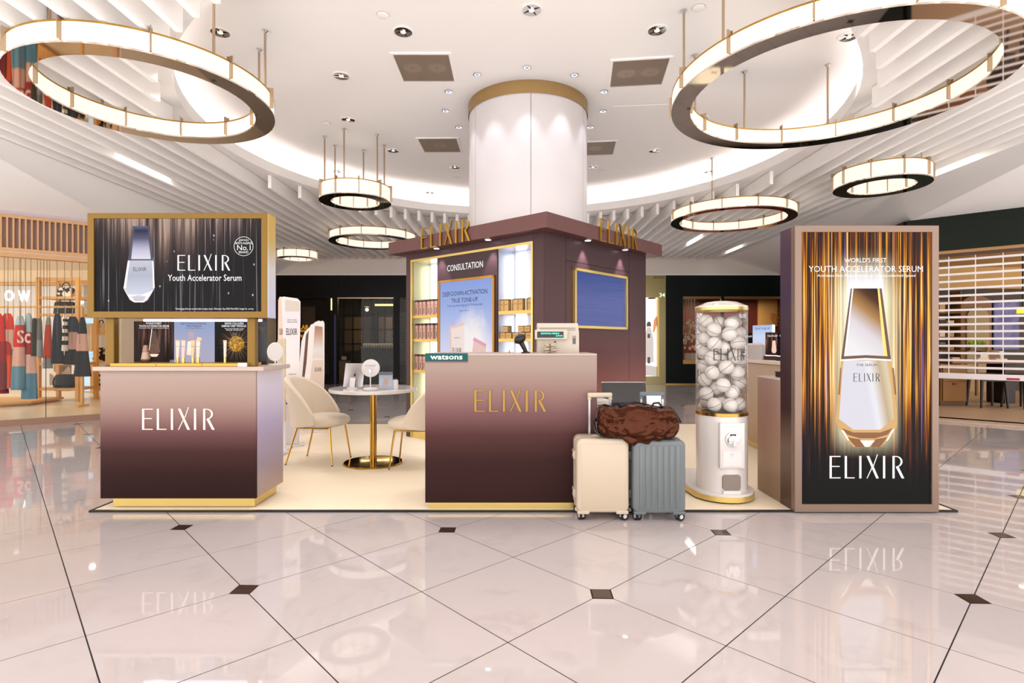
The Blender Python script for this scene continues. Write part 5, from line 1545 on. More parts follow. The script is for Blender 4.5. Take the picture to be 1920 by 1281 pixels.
obj('body', MB().grid(bagp, 150, 130, True), M_NYL, bag, 40)
zp = MB(); pts_ = []
for k in range(30):
    x = -.22 + .44 * k / 29
    u = .25 ; ph = math.asin(max(-1, min(1, math.copysign(abs(x / .275) ** (1 / .55), x))))
    p = bagp(.25, (ph + PI / 2) / PI); pts_.append((p[0], p[1] - .01, p[2] + .003))
zp.tube(pts_, .005, 6); obj('zip', zp, M_BLACK, bag)
for (xa, s) in ((-.272, -1), (.272, 1)):
    st = MB(); st.tube([(xa, 0, .13), (xa + s * .02, -.03, .10), (xa + s * .012, -.06, .05), (xa - s * .02, -.085, .02)] if s < 0 else [(xa, 0, .15), (xa + .012, -.02, .125), (xa + .022, -.03, .10)], .008, 6)
    obj('strap', st, M_BLACK, bag)
for xa in (-.14, .13):
    st = MB(); st.tube([(xa - .035, -.03, .205), (xa - .02, -.035, .232), (xa + .015, -.035, .236), (xa + .035, -.03, .21)], .007, 6)
    obj('carry_loop', st, M_BLACK, bag)

# ================================================================ SMALL SIDE TABLE WITH LAPTOP
st = thing('side_table', 'low plain table behind the suitcases, carrying the laptop', 'table', (.86, 4.32, ZM))
obj('tabletop', MB().rbox(-.23, .23, -.16, .16, .66, .685, .003, 1), M_WHITE, st, 0)
for sx in (-1, 1):
    for sy in (-1, 1): obj('leg', MB().box(sx * .20 - .012, sx * .20 + .012, sy * .13 - .012, sy * .13 + .012, 0, .66), M_WHITE, st, 0)
zl = ZM + .685
a, b = pt(1131, 757, 4.3), pt(1217, 720, 4.3)
lp = thing('laptop', 'open black laptop with a thin silver rim behind the brown bag', 'laptop', ((a.x + b.x) / 2, 4.26, zl))
w_ = (b.x - a.x) / 2; hl = b.z - zl
obj('base', MB().rbox(-w_, w_, -.12, .11, 0, .016, .003, 1), M_BLACK, lp, 0)
mb = MB(); mb.M = Matrix.Translation((0, .10, .012)) @ Matrix.Rotation(R(-14), 4, 'X'); mb.rbox(-w_, w_, 0, .008, 0, hl / math.cos(R(14)) * .98, .003, 1)
obj('lid', mb, M_ALU, lp, 0)
mb = MB(); mb.M = Matrix.Translation((0, .10, .012)) @ Matrix.Rotation(R(-14), 4, 'X'); mb.box(-w_ + .003, w_ - .003, -.001, 0, .004, hl * .98)
obj('display', mb, mat('laptop_screen', '#2b2627', .12), lp, 0)
kb_ = MB()
for i in range(12):
    for j in range(4): kb_.box(-w_ + .02 + i * .026, -w_ + .041 + i * .026, -.04 + j * .024, -.02 + j * .024, .016, .018)
o = obj('keys', kb_, M_RUB, lp, 0); o['kind'] = 'stuff'
p = pt(1122, 775, 4.2)
for i, (nm, col, dz) in enumerate([('blue', '#3c5ea8', 0), ('beige', '#d9c4a8', .022), ('white', '#e8e2dc', .04)]):
    t = thing('notebook', f'{nm} notebook in the little pile left of the laptop', 'book', (p.x + .01, 4.22, zl + dz), R(6 * i), 'notebooks by the laptop')
    obj('cover', MB().rbox(-.06, .06, -.08, .08, 0, .019, .002, 1), mat('cover_' + nm, col, .5), t, 0)
    obj('pages', MB().box(-.061, .057, -.0805, .077, .004, .015), M_WHITE, t, 0)
# ================================================================ LEFT CLOTHES SHOP
LA = math.atan2(3.43, 4.4)
LO = Vector((-6.2, 8.48, 0))
def lpt(px_, y_, s_off=0.0):
    """where pixel column px_ meets the left shopfront plane (offset s_off into the shop): local x and z"""
    q = (px_ - CX) / F
    ux, uy = math.cos(LA), math.sin(LA); nx, ny = -uy, ux
    ox, oy = LO.x + nx * s_off, LO.y + ny * s_off
    s_ = (q * oy - ox) / (ux - q * uy)
    d = oy + uy * s_
    return s_, H - (y_ - CY) * d / F
sf_ = thing('clothes_shopfront', 'glazed clothes shop front with a wooden slatted header at the far left', 'shopfront', LO, LA)
obj('header_backing', MB().box(-5.6, .0, .06, .10, 2.40, 3.06), mat('mauve_backing', '#b59a92', .7), sf_, 0)
obj('soffit_recess', MB().box(-5.6, .0, .0, .06, 3.0, 3.06), mat('recess_shade', '#bfb2b4', .7), sf_, 0)  # grey colour put in for the shadow under the soffit
obj('top_rail', MB().box(-5.6, 0, -.02, .05, 2.955, 3.0), M_WOODO, sf_, 0)
obj('bottom_rail', MB().box(-5.6, 0, -.02, .05, 2.475, 2.53), M_WOODO, sf_, 0)
obj('lower_rail', MB().box(-5.6, 0, -.02, .05, 2.40, 2.465), M_WOODO, sf_, 0)
obj('white_reveal', MB().box(-5.6, 0, -.012, .05, 2.465, 2.475), M_WHITE, sf_, 0)
slm = mesh_of(MB().box(-.0105, .0105, -.015, .05, 2.53, 2.955), 'slat', M_WOODO, 0)
for k in range(38):
    link('slat', slm, sf_, loc=(-.02 - k * .0656, 0, 0))
s86, _ = lpt(86, 700)
for (a, b) in ((-5.6, s86 - .002), (s86 + .002, 0)):
    obj('glass_pane', MB().box(a, b, .0, .012, .085, 2.40), M_PANE, sf_, 0)
obj('pane_joint', MB().box(s86 - .004, s86 + .004, -.002, .014, .085, 1.0), M_GROUT, sf_, 0)
obj('sill', MB().box(-5.6, .0, -.03, .03, 0, .085), mat('brown_sill', '#9a7863', .5), sf_, 0)
cords = mesh_of(MB().cyl((0, 0), .0032, 0, 1.25, 5), 'hanging_cord', mat('cord_brown', '#6b5540', .8))
for x in (8, 15, 25, 37, 39, 48, 58, 70, 76, 82, 88, 93, 107, 121, 135, 149):
    s_, z_ = lpt(x, 500, .25)
    link('hanging_cord', cords, sf_, loc=(s_, .25, 1.17 if x % 2 else 1.3))
obj('corner_post', MB().box(0, .06, -.03, .06, 0, 3.06), M_WOODO, sf_, 0)
# the shop's room
wl = struct('wall_left', MB().box(-16, -6.55, 13.2, 13.3, .0, 3.06), M_CREAM)
struct('shop_floor', MB().prismz([(-10.55, 5.13), (-6.25, 8.5), (-6.5, 13.2), (-16, 13.2), (-16, 5.13)], 0.002, .08), mat('cream_tile', '#e8d5bd', .3), floor_root, 0)
struct('shop_ceiling', MB().prismz([(-10.6, 5.2), (-6.25, 8.6), (-6.5, 13.2), (-16, 13.2), (-16, 5.2)], 2.92, 3.0), mat('shop_ceiling', '#ead9c0', .7), ceil, 0)
struct('wall_left', MB().prismz([(-6.2, 8.56), (-6.12, 8.56), (-6.56, 15.2), (-6.64, 15.2)], 0, 3.06), M_CREAM, None, 0)
struct('picture_rail', MB().box(-16, -6.6, 13.12, 13.2, 2.55, 2.62), M_WOOD, wl, 0)
for k in range(14):
    struct('wall_board', MB().box(-15.9 + k * .66, -15.25 + k * .66, 13.17, 13.2, 2.63, 2.92), M_CREAM, wl, 0)
for k, (a, b, m_) in enumerate([(-15.5, -12.4, mat('mirror_grey', '#b7a48c', .15, .6)), (-12.3, -10.4, M_WHITE), (-10.3, -9.2, mat('wall_grey', '#9d938a', .5)), (-9.1, -6.7, mat('wall_sand', '#e2c79a', .6))]):
    struct('wall_panel', MB().box(a, b, 13.15, 13.2, .1, 2.54), m_, wl, 0)
for (x, y) in ((-8.6, 9.0), (-10.2, 8.6), (-9.6, 10.6), (-7.6, 9.9), (-11.5, 10)): spot(x, y, 2.88, 42, size=150, blend=.8, col=(1, .86, .68), r=.05)
for (x, y) in ((-8.3, 12.0), (-10.6, 12.2)): spot(x, y, 2.88, 42, size=150, blend=.8, col=(1, .86, .68), r=.05)
M_NEON = mat('neon_white', '#ffffff', .5, em=4.0, emcol='#e6ecff')
for (ch_, xa, xb, ya, yb, d) in [('O', 10, 28, 544, 565, 11.5), ('W', 36, 57, 545, 566, 11.5), ('P', 150, 158, 562, 576, 11.5)]:
    p = pt((xa + xb) / 2, (ya + yb) / 2, d)
    t = thing('neon_letter', f'glowing white letter {ch_} inside the clothes shop', 'letter', (p.x, d, p.z), 0, 'shop wall letters')
    obj('tube', text_mb(ch_, 0, 0, (xb - xa) * d / F, (yb - ya) * d / F, -.03, bold=.02), M_NEON, t, 0)
    obj('backing', text_mb(ch_, 0, 0, (xb - xa) * d / F, (yb - ya) * d / F, 0, bold=.02), M_WHITE, t, 0)
    obj('hanger_wire', MB().cyl((0, .0), .004, .08, 2.92 - p.z, 5), M_CHROME, t)
# shelf units
def shelf_unit(lab, xa, xb, d, levels, ztop, depth=.45, posts=(0, 1)):
    a, b = pt(xa, 0, d).x, pt(xb, 0, d).x
    t = thing('wooden_shelf_unit', lab, 'shelf', ((a + b) / 2, d, .08))
    w_ = (b - a) / 2
    for x in (-w_, w_):
        for y in (0, depth):
            obj('post', MB().box(x - .03, x + .03, y - .03, y + .03, 0, ztop - .08), M_WOOD, t, 0)
    obj('top_rail', MB().box(-w_, w_, -.02, .02, ztop - .15, ztop - .09), M_WOOD, t, 0)
    obj('top_rail', MB().box(-w_, w_, depth - .02, depth + .02, ztop - .15, ztop - .09), M_WOOD, t, 0)
    for z in levels:
        obj('shelf', MB().box(-w_, w_, -.02, depth + .02, z - .08 - .045, z - .08), M_WOOD, t, 0)
    return t
shelf_unit('tall open wooden shelf unit behind the clothes rail in the clothes shop', 72.5, 146, 10.2, (.33, .80, 1.72, 2.04), 2.40)
shelf_unit('open wooden shelf unit behind the left display desk, right of the clothes rail', 180, 255, 11.0, (.26, .80, 1.35, 1.85), 2.3)
# garments
def garment(lab, xt0, xt1, xb0, xb1, yt, yb, d, bands, waves=2.5, dep=.05, sleeves=False, nm='garment'):
    a0, a1, b0, b1 = [pt(q, 0, d).x for q in (xt0, xt1, xb0, xb1)]
    z1, z0 = pt(0, yt, d).z, pt(0, yb, d).z
    cx_ = (a0 + a1) / 2
    t = thing(nm, lab, 'garment', (cx_, d, z0), 0, 'clothes on the shop rail')
    cols = [mat('cloth_' + c.lstrip('#'), c, .9, spec=.15) for f, c in bands]
    lim = 0
    zb_ = 0
    ph = (xt0 * 1.7) % 6.28
    prev = 0.0
    for bi, (f, c) in enumerate(bands):
        def fn(u, v, lo=prev, hi=f):
            vv = lo + (hi - lo) * v              # 0 top .. 1 bottom
            e = vv ** .8
            l_, r_ = a0 + (b0 - a0) * e, a1 + (b1 - a1) * e
            if vv < .12 and nm == 'garment':
                k = (.12 - vv) / .12; m_ = (l_ + r_) / 2; l_ += (m_ - l_) * .45 * k * k; r_ += (m_ - r_) * .45 * k * k
            ang = 2 * PI * u
            w_ = (r_ - l_) / 2
            x = (l_ + r_) / 2 - cx_ + w_ * math.cos(ang)
            y = (dep * (.55 + .6 * vv)) * math.sin(ang) + .018 * vv * math.sin(waves * 6.28 * (x + 1) * 3 + ph)
            return (x, y, (z1 - z0) * (1 - vv))
        obj('cloth_panel', MB().grid(fn, 28, 6, True), cols[bi], t, 60)
        prev = f
    zt_ = z1 - z0
    hb = max(.02, ZRAIL - z1 - .03)
    hk = MB().tube([(0, 0, zt_ - .01), (0, 0, zt_ + hb), (.022, 0, zt_ + hb + .02), (.022, 0, zt_ + hb + .045), (.0, 0, zt_ + hb + .058), (-.022, 0, zt_ + hb + .045)], .004, 6)
    hk.tube([(-(a1 - a0) * .3, 0, zt_ - .03), (0, 0, zt_ + .01), ((a1 - a0) * .3, 0, zt_ - .03)], .009, 6)
    obj('hanger', hk, mat('hanger_wood', '#c9b79c', .5), t)
    return t
ZRAIL = pt(0, 590, 9.4).z + .13
G_ = [('dark red garment cut by the left picture edge, first on the clothes rail', -14, 6, -18, 16, 588, 738, 9.7, [(.35, '#c4261c'), (.6, '#8a1f22'), (1, '#6c2228')]),
      ('red, blush and grey blue colour-block jacket, second on the rail', 4, 24, -2, 30, 588, 688, 9.4, [(.30, '#d8321f'), (.66, '#d8a796'), (1, '#5d7c90')]),
      ('orange patterned top hanging low behind the colour-block jacket', 6, 20, 4, 24, 640, 728, 9.9, [(.3, '#b0281c'), (1, '#e0501c')]),
      ('red dress with pale logo letters, blush and blue hem, left of two', 30, 46, 22, 46, 593, 731, 9.3, [(.12, '#a9bcc6'), (.42, '#c42620'), (.68, '#d3a294'), (1, '#5f88a0')]),
      ('red dress with pale blue shoulder and blue hem, right of two', 48, 60, 42, 70, 588, 748, 9.2, [(.22, '#a7b8c2'), (.48, '#a01f22'), (.70, '#d6aba0'), (1, '#55809b')]),
      ('black and tan speckled top between the red dresses and the grey vest', 60, 70, 62, 70, 597, 668, 9.6, [(.5, '#3a2f28'), (1, '#4a3a2a')]),
      ('grey vest with a dark maroon opening', 70, 78, 69, 81, 597, 671, 9.4, [(.55, '#6e6a6a'), (1, '#8a8f94')]),
      ('narrow orange garment with grey hem', 87, 95, 82, 96, 595, 691, 9.4, [(.15, '#9c9a98'), (.8, '#cf4426'), (1, '#8b9095')]),
      ('navy dress left of the striped top', 102, 113, 96, 121, 588, 682, 9.5, [(.35, '#26263a'), (1, '#1f2028')]),
      ('narrow black and white striped top', 119, 126, 118, 127, 590, 658, 9.3, [(.12, '#e8e2da'), (.2, '#1c1a1c'), (.3, '#e8e2da'), (.4, '#1c1a1c'), (.5, '#e8e2da'), (.6, '#1c1a1c'), (.72, '#e8e2da'), (.84, '#1c1a1c'), (1, '#e8e2da')]),
      ('navy top over blush panel and black shorts, near the right end of the rail', 127, 146, 121, 152, 594, 684, 9.4, [(.32, '#232838'), (.68, '#bd9082'), (1, '#1d1a1c')]),
      ('black top over blush panel with long black shorts, last on the rail', 150, 159, 138, 170, 595, 706, 9.2, [(.28, '#1e1a1c'), (.57, '#cf9f90'), (1, '#211d20')])]
for i_, g_ in enumerate(G_):
    g_ = list(g_); g_[7] = 9.40 + (-.03, .03, 0)[i_ % 3]; garment(*g_)
logo = MB()
for (ch_, xa, xb, ya, yb) in (('S', 32, 45, 619, 644), ('c', 46, 57, 625, 644)):
    p = pt((xa + xb) / 2, (ya + yb) / 2, 9.28)
    text_mb(ch_, p.x, p.z, (xb - xa) * 9.28 / F, (yb - ya) * 9.28 / F, 9.28, mb=logo, bold=.02)
t = thing('window_decal', 'pale letters printed on the glass in front of the red dresses', 'decal', (pt(45, 0, 9.28).x, 9.28, pt(0, 632, 9.28).z))
logo2 = logo; logo2.M = None
for v in logo2.bm.verts: v.co -= Vector(t.location)
obj('lettering', logo2, mat('decal_pink', '#e8b8b0', .6), t, 0)
rl = thing('clothes_rail', 'pale wooden clothes rail carrying the row of garments in the clothes shop', 'clothes rail', (pt(60, 0, 9.4).x, 9.4, .08))
zr = pt(0, 590, 9.4).z - .08 + .13
a, b = pt(-60, 0, 9.4).x - rl.location.x, pt(154, 0, 9.4).x - rl.location.x
mb = MB(); mb.tube([(a, 0, zr), (b, 0, zr)], .016, 10); obj('bar', mb, M_WOOD, rl)
for x in (a, b): obj('leg', MB().box(x - .02, x + .02, -.02, .02, 0, zr), M_WOOD, rl, 0)
obj('foot', MB().box(a - .03, a + .03, -.12, .12, 0, .03), M_WOOD, rl, 0); obj('foot', MB().box(b - .03, b + .03, -.12, .12, 0, .03), M_WOOD, rl, 0)
t = thing('display_plinth', 'low angular wooden plinth on the shop floor under the red garments', 'plinth', (pt(10, 0, 9.6).x, 9.6, .08))
obj('top', MB().prismz([(-1.6, -.35), (.15, -.38), (.5, -.05), (.45, .7), (-1.6, .7)], .04, .075), M_WOOD, t, 0); obj('base', MB().prismz([(-1.6, -.3), (.1, -.33), (.42, -.03), (.4, .65), (-1.6, .65)], 0, .04), M_WOODO, t, 0)
# bags and things on the shelves
M_BLK = mat('black_leather', '#0f0b09', .5, spec=.25)
m_pat = mat('black_white_print', '#f0e6d8', .6); g = NT(m_pat); nz = g.noise(g.tc.outputs['Object'], 13.0, 1); g.link(g.ramp(nz, [(0, '#1a1614'), (.5, '#1a1614'), (.52, '#efe4d4'), (1, '#efe4d4')], 'CONSTANT'), g.b.inputs['Base Color'])
def shop_bag(lab, xa, xb, ya, yb, d, m_, handle='loop', nm='handbag', slant=0.0):
    p = pt((xa + xb) / 2, yb, d); w_ = (xb - xa) * d / F / 2; h_ = (yb - ya) * d / F
    t = thing(nm, lab, 'bag', (p.x, d, p.z))
    mb = MB()
    def fn(u, v):
        a = 2 * PI * u
        def sp(c, e): return math.copysign(abs(c) ** e, c)
        k = 1 - .12 * v - (.4 * max(0, v - .9) * 10 * .3)
        return (w_ * k * sp(math.cos(a), .5) + slant * v * w_, .09 * k * sp(math.sin(a), .6), h_ * v)
    mb.grid(fn, 24, 10, True)
    mb.add([fn(k / 24, 1) for k in range(24)], [tuple(range(24))]); mb.add([fn(k / 24, 0) for k in range(24)], [tuple(range(23, -1, -1))])
    obj('body', mb, m_, t, 50)
    if handle == 'loop':
        obj('handle', MB().tube([(w_ * .5 * math.cos(PI * k / 10) + slant * w_, 0, h_ + w_ * .7 * math.sin(PI * k / 10)) for k in range(11)], .009, 6), M_BLK, t)
    elif handle == 'side':
        obj('handle', MB().tube([(-w_ * .8 - w_ * .35 * math.sin(PI * k / 10), -.03, h_ * (.95 - .9 * k / 10)) for k in range(11)], .014, 6), M_BLK, t)
    obj('flap', MB().rbox(-w_ * .5 + slant * w_ * .6, w_ * .5 + slant * w_ * .6, -.095, -.085, h_ * .62, h_ * .66, .002, 1), M_BLK, t, 0)
    return t
shop_bag('black and white handbag on the top shelf of the tall shelf unit', 109, 139, 540, 557, 10.3, m_pat)
shop_bag('black boxy bag hanging shelf-height behind the navy garments', 103, 141, 566, 589.5, 10.35, M_BLK)
shop_bag('black leather bag with a side handle on the bottom shelf of the tall shelf unit', 105, 140, 702, 732.5, 10.3, M_BLK, 'side')
shop_bag('cream bag on the upper shelf behind the brass post of the left screen', 182, 198, 606, 626, 11.1, mat('cream_leather', '#e8cdb0', .5), 'loop')
shop_bag('black and white pointed bag on the middle shelf, left one', 176, 195, 652, 681, 11.1, m_pat, 'none', slant=.2)
shop_bag('black and white pointed bag on the bottom shelf beside the left desk', 179, 196, 702, 732, 11.1, m_pat, 'none', slant=.3)
shop_bag('black and white pointed bag on the middle shelf, seen past the brass post', 206, 217, 650, 681, 11.1, m_pat, 'none', slant=.2)
p = pt(90, 733, 10.45)
t = thing('patterned_board', 'white board with grey wave pattern behind the shelf unit at its bottom', 'board', (p.x, 10.72, .33))
m_w = mat('wave_print', '#f2e8de', .6); g = NT(m_w); nz = g.noise(g.tc.outputs['Object'], 4.0, 0); g.link(g.ramp(nz, [(0, '#a09484'), (.46, '#a09484'), (.48, '#f3e9df'), (1, '#f3e9df')], 'CONSTANT'), g.b.inputs['Base Color'])
obj('panel', MB().box(-.2, .2, 0, .02, 0, .45), m_w, t, 0); obj('edge', MB().box(-.21, .21, .02, .03, -.005, .455), M_WHITE, t, 0)
t = thing('dress_form', 'mannequin in a black and white dress beside the brass post of the left screen', 'mannequin', (pt(243, 0, 10.5).x, 10.5, .08))
def df(u, v):
    a = 2 * PI * u
    z = .55 + 1.05 * v
    w_ = .12 + .05 * math.cos(v * 5.2) + .05 * (1 - v) ** 2 if v < .93 else .13 * (1 - (v - .93) / .07) + .04
    return (w_ * math.cos(a), w_ * .7 * math.sin(a), z)
obj('dress', MB().grid(df, 24, 20, True), m_pat, t, 60); obj('stand', MB().cyl((0, 0), .02, .02, .6, 10), M_WOOD, t); obj('foot', MB().lathe([(0, .02), (.15, .015), (.16, 0), (0, 0)], 24), M_WOOD, t)
M_BLUEL = mat('pale_blue_screen', '#a9cdf0', .3, em=.7, emcol='#a9cdf0')
for (xa, xb, ya, yb, d, lab) in [(160, 176, 597, 606, 11.6, 'pale blue screen glimpsed above the black shorts'), (166, 176, 660, 679, 11.4, 'pale blue tablet on the middle shelf left of the patterned bag'), (152, 176, 702, 733, 12.0, 'pale blue box low behind the shelf unit')]:
    p = pt((xa + xb) / 2, yb, d); w_ = (xb - xa) * d / F / 2; h_ = (yb - ya) * d / F
    t = thing('blue_display', lab, 'screen', (p.x, d, p.z))
    obj('screen', MB().box(-w_, w_, 0, .02, 0, h_), M_BLUEL, t, 0); obj('frame', MB().box(-w_ - .015, w_ + .015, .02, .04, -.015, h_ + .015), M_WHITE, t, 0)
    obj('support', MB().box(-.02, .02, .04, .06, .1 - p.z, h_), M_WOOD, t, 0)

# ================================================================ RIGHT SHOP BEHIND ITS SHUTTER
RA = math.atan2(-3.87, 4.25)
RO = Vector((6.15, 8.43, 0))
def rpt(px_, y_, off=0.0):
    q = (px_ - CX) / F
    ux, uy = math.cos(RA), math.sin(RA); nx, ny = -uy, ux
    ox, oy = RO.x + nx * off, RO.y + ny * off
    s_ = (q * oy - ox) / (ux - q * uy)
    d = oy + uy * s_
    return s_, H - (y_ - CY) * d / F
rs = thing('shuttered_shopfront', 'shop front at far right with dark green header and see-through roller shutter', 'shopfront', RO, RA)
M_DGRN = mat('dark_green_panel', '#171d16', .4, spec=.15)
for k in range(4):
    obj('header_panel', MB().box(k * 1.43 + .002, (k + 1) * 1.43 - .002, -.02, .05, 2.55, 3.06), M_DGRN, rs, 0)
obj('wood_trim', MB().box(0, 5.7, -.01, .05, 2.505, 2.55), mat('trim_wood', '#a97c4a', .45), rs, 0)
obj('dark_reveal', MB().box(0, 5.7, .0, .05, 2.465, 2.505), mat('reveal_brown', '#4a3020', .5), rs, 0)
M_ROD = mat('shutter_white', '#e4dcdc', .4, .2)
rodm = mesh_of(MB().rbox(.0, 5.7, -.008, .008, -.017, .017, .004, 1), 'shutter_rod', M_ROD)
for k in range(16):
    link('shutter_rod', rodm, rs, loc=(0, .08, .815 + k * .1065))
obj('bottom_bar', MB().rbox(0, 5.7, .06, .10, .645, .73, .004, 1), M_ROD, rs, 0)
s0, z0 = rpt(1887, 711, .06); s1, z1 = rpt(1912, 711, .06)
obj('red_label', MB().box(s0, s1, .056, .06, .655, .685), mat('label_red', '#a8304a', .5), rs, 0)
lk_ = MB()
for x in (1779, 1829, 1881):
    s_, _z = rpt(x, 600, .08); lk_.box(s_ - .006, s_ + .006, .074, .086, .73, 2.47)
for s_ in (2.2, 2.9, 3.6, 4.3): lk_.box(s_ - .006, s_ + .006, .074, .086, .73, 2.47)
obj('shutter_links', lk_, M_ROD, rs, 0)
obj('threshold', MB().box(0, 5.7, -.05, .4, 0.001, .03), mat('beige_stone', '#cdb4a0', .35), rs, 0)
obj('guide_post', MB().box(-.05, .0, -.03, .12, 0, 3.06), M_DGRN, rs, 0)
wr = struct('wall_right', MB().box(6.9, 16, 13.0, 13.1, 0, 3.06), mat('dark_olive_wall', '#4a4438', .7))
struct('shop_floor', MB().prismz([(10.7, 4.7), (16, 4.7), (16, 13.0), (7.0, 13.0), (6.3, 8.6)], 0.002, .03), mat('beige_shop_floor', '#c9ae96', .35), floor_root, 0)
struct('shop_ceiling', MB().prismz([(10.6, 4.7), (16, 4.7), (16, 13.0), (7.0, 13.0), (6.2, 8.6)], 2.95, 3.0), mat('warm_wood_ceiling', '#caa466', .6), ceil, 0)
struct('wall_right', MB().prismz([(6.08, 8.50), (6.16, 8.50), (7.6, 15.2), (7.52, 15.2)], 0, 3.06), M_DGRN, None, 0)
struct('upper_band', MB().box(7.0, 16, 12.9, 13.0, 2.45, 2.95), mat('honey_band', '#d0a865', .6), wr, 0)
for (x, y) in ((8.6, 9.2), (10.2, 8.8), (9.2, 11.2), (7.8, 11.6)): spot(x, y, 2.92, 32, size=150, blend=.8, col=(1, .84, .62), r=.05)
t = thing('drawer_cabinet', 'wooden drawer cabinet with one knob seen under the shutter', 'cabinet', ((pt(1765, 0, 9.9).x + pt(1814, 0, 9.9).x) / 2, 9.9, .03))
w_ = (pt(1814, 0, 9.9).x - pt(1765, 0, 9.9).x) / 2
mwd = mat('brown_oak', '#8a5d22', .5, var=.15, vscale=7)
obj('carcass', MB().box(-w_, w_, .02, .5, .08, .70), mwd, t, 0)
dr = obj('drawer', MB().rbox(-w_ + .03, w_ - .03, 0, .02, .09, .44, .003, 1), mwd, t, 0)
obj('knob', MB().box(-.03, .03, -.025, 0, .385, .42), mat('knob_dark', '#5a3a1c', .4), dr, 0)
obj('upper_drawer', MB().rbox(-w_ + .03, w_ - .03, 0, .02, .45, .69, .003, 1), mwd, t, 0)
obj('plinth', MB().box(-w_ - .0, w_ - .02, .03, .5, 0, .08), mat('dark_oak', '#5a3c18', .5), t, 0)
obj('top', MB().box(-w_ - .03, w_ + .03, -.02, .52, .70, .745), mat('light_oak', '#c9a070', .45), t, 0)
def stool(lab, x, d, rz):
    t = thing('dark_stool', lab, 'stool', (x, d, .03), rz, 'dark wooden stools')
    obj('seat', MB().rbox(-.22, .22, -.2, .2, .56, .60, .01, 2), mat('dark_walnut', '#2c1a14', .4), t)
    for sx in (-1, 1):
        for sy in (-1, 1):
            obj('leg', MB().tube([(sx * .18, sy * .16, .56), (sx * .21, sy * .19, 0)], [.028, .018], 8), mat('dark_walnut', '#2c1a14', .4), t)
    obj('rail', MB().box(-.18, .18, -.18, -.15, .47, .53), mat('dark_walnut', '#2c1a14', .4), t, 0)
    return t
stool('dark wooden stool under the shutter next to the drawer cabinet', pt(1855, 0, 9.7).x, 9.75, R(-8))
stool('dark wooden stool at the right picture edge under the shutter', pt(1915, 0, 9.5).x + .12, 9.6, R(10))
t = thing('display_table', 'long wooden display table behind the shutter', 'table', (pt(1880, 0, 10.4).x, 10.4, .03))
obj('tabletop', MB().rbox(-1.2, 1.6, -.3, .5, .76, .80, .005, 1), mat('table_wood', '#8a5a38', .4), t, 0)
obj('pedestal', MB().box(-.05, .15, -.1, .3, 0, .76), mat('dark_walnut', '#2c1a14', .4), t, 0); obj('pedestal', MB().box(1.1, 1.3, -.1, .3, 0, .76), mat('dark_walnut', '#2c1a14', .4), t, 0)
ZD = .83
def small(lab, cat, nm, xa, xb, ya, yb, d, parts):
    p = pt((xa + xb) / 2, yb, d)
    t = thing(nm, lab, cat, (p.x, d, ZD if abs(p.z - ZD) < .12 else p.z)); w_ = (xb - xa) * d / F / 2; h_ = (yb - ya) * d / F
    for (pn, x0, x1, z0, z1, m_) in parts: obj(pn, MB().rbox(x0 * w_, x1 * w_, -.06, .06, z0 * h_, z1 * h_, .006, 1), m_, t, 0)
    return t
M_IV = mat('ivory_plastic', '#e6d6c2', .4)
small('ivory payment terminal on the display table behind the shutter', 'terminal', 'payment_terminal', 1829, 1850, 664, 683, 10.3, [('base', -1, 1, 0, .3, M_IV), ('printer', -.6, .8, .3, .8, M_IV), ('screen', -.5, .6, .8, 1, M_BLACK)])
small('ivory card reader stand on the display table behind the shutter', 'card reader', 'card_reader', 1862, 1884, 665, 684, 10.3, [('foot', -1, 1, 0, .25, M_IV), ('neck', -.2, .2, .25, .6, M_IV), ('head', -.4, .4, .55, 1, M_IV), ('pad', -.25, .25, .62, .9, M_BLACK)])
small('small beige box on the display table near the lightbox', 'box', 'gift_box', 1781, 1795, 677, 684, 10.3, [('box', -1, 1, 0, .8, mat('tan_box', '#c9a27c', .5)), ('lid', -1.05, 1.05, .8, 1, M_IV)])
# back wall features
p = pt(1832, 690, 12.85)
t = thing('arched_panel', 'brown arched wall panel with a lighter inner arch behind the shutter', 'wall panel', (p.x, 12.85, .03))
def arch(w_, z1): return [(-w_, 0), (w_, 0), (w_, z1 - w_)] + [(w_ * math.cos(PI * k / 16), z1 - w_ + w_ * math.sin(PI * k / 16)) for k in range(1, 16)] + [(-w_, z1 - w_)]
obj('outer_arch', MB().prism(arch(.50, 2.25), 0, .12), mat('arch_brown', '#8f6a44', .6), t, 0)
obj('inner_arch', MB().prism(arch(.26, 1.98), -.03, 0), mat('arch_olive', '#b09a6c', .6), t, 0)
t = thing('shelf_niche', 'dark shelving with small goods left of the arched panel', 'shelf', (pt(1772, 0, 12.2).x, 12.2, .03))
for k, zz in enumerate((.95, 1.25, 1.5, 1.8, 2.05)):
    obj('shelf', MB().box(-.35, .35, 0, .3, zz, zz + .025), mwd, t, 0)
obj('side', MB().box(-.37, -.35, 0, .32, 0, 2.3), mwd, t, 0); obj('side', MB().box(.35, .37, 0, .32, 0, 2.3), mwd, t, 0)
rr = random.Random(5)
for zz, n_ in ((.975, 3), (1.275, 3), (1.525, 3), (1.825, 2)):
    for k in range(n_):
        x = pt(1772, 0, 12.2).x - .24 + k * .2; hh = rr.uniform(.08, .17)
        c_ = rr.choice(['#d9b890', '#e6d2c0', '#7a4a34', '#c9a060', '#38281e'])
        tt = thing('shelf_item', f'small package, {ORD[k]} from left on shelf {ORD[[.975, 1.275, 1.525, 1.825].index(zz)]} from below, behind the shutter', 'package', (x, 12.25, .03 + zz))
        obj('box', MB().rbox(-.06, .06, -.03, .05, 0, hh, .004, 1), mat('pack_' + c_.lstrip('#'), c_, .5), tt, 0); obj('lid', MB().box(-.062, .062, -.032, .052, hh, hh + .015), mat('pack_d9b890', '#d9b890', .5), tt, 0)
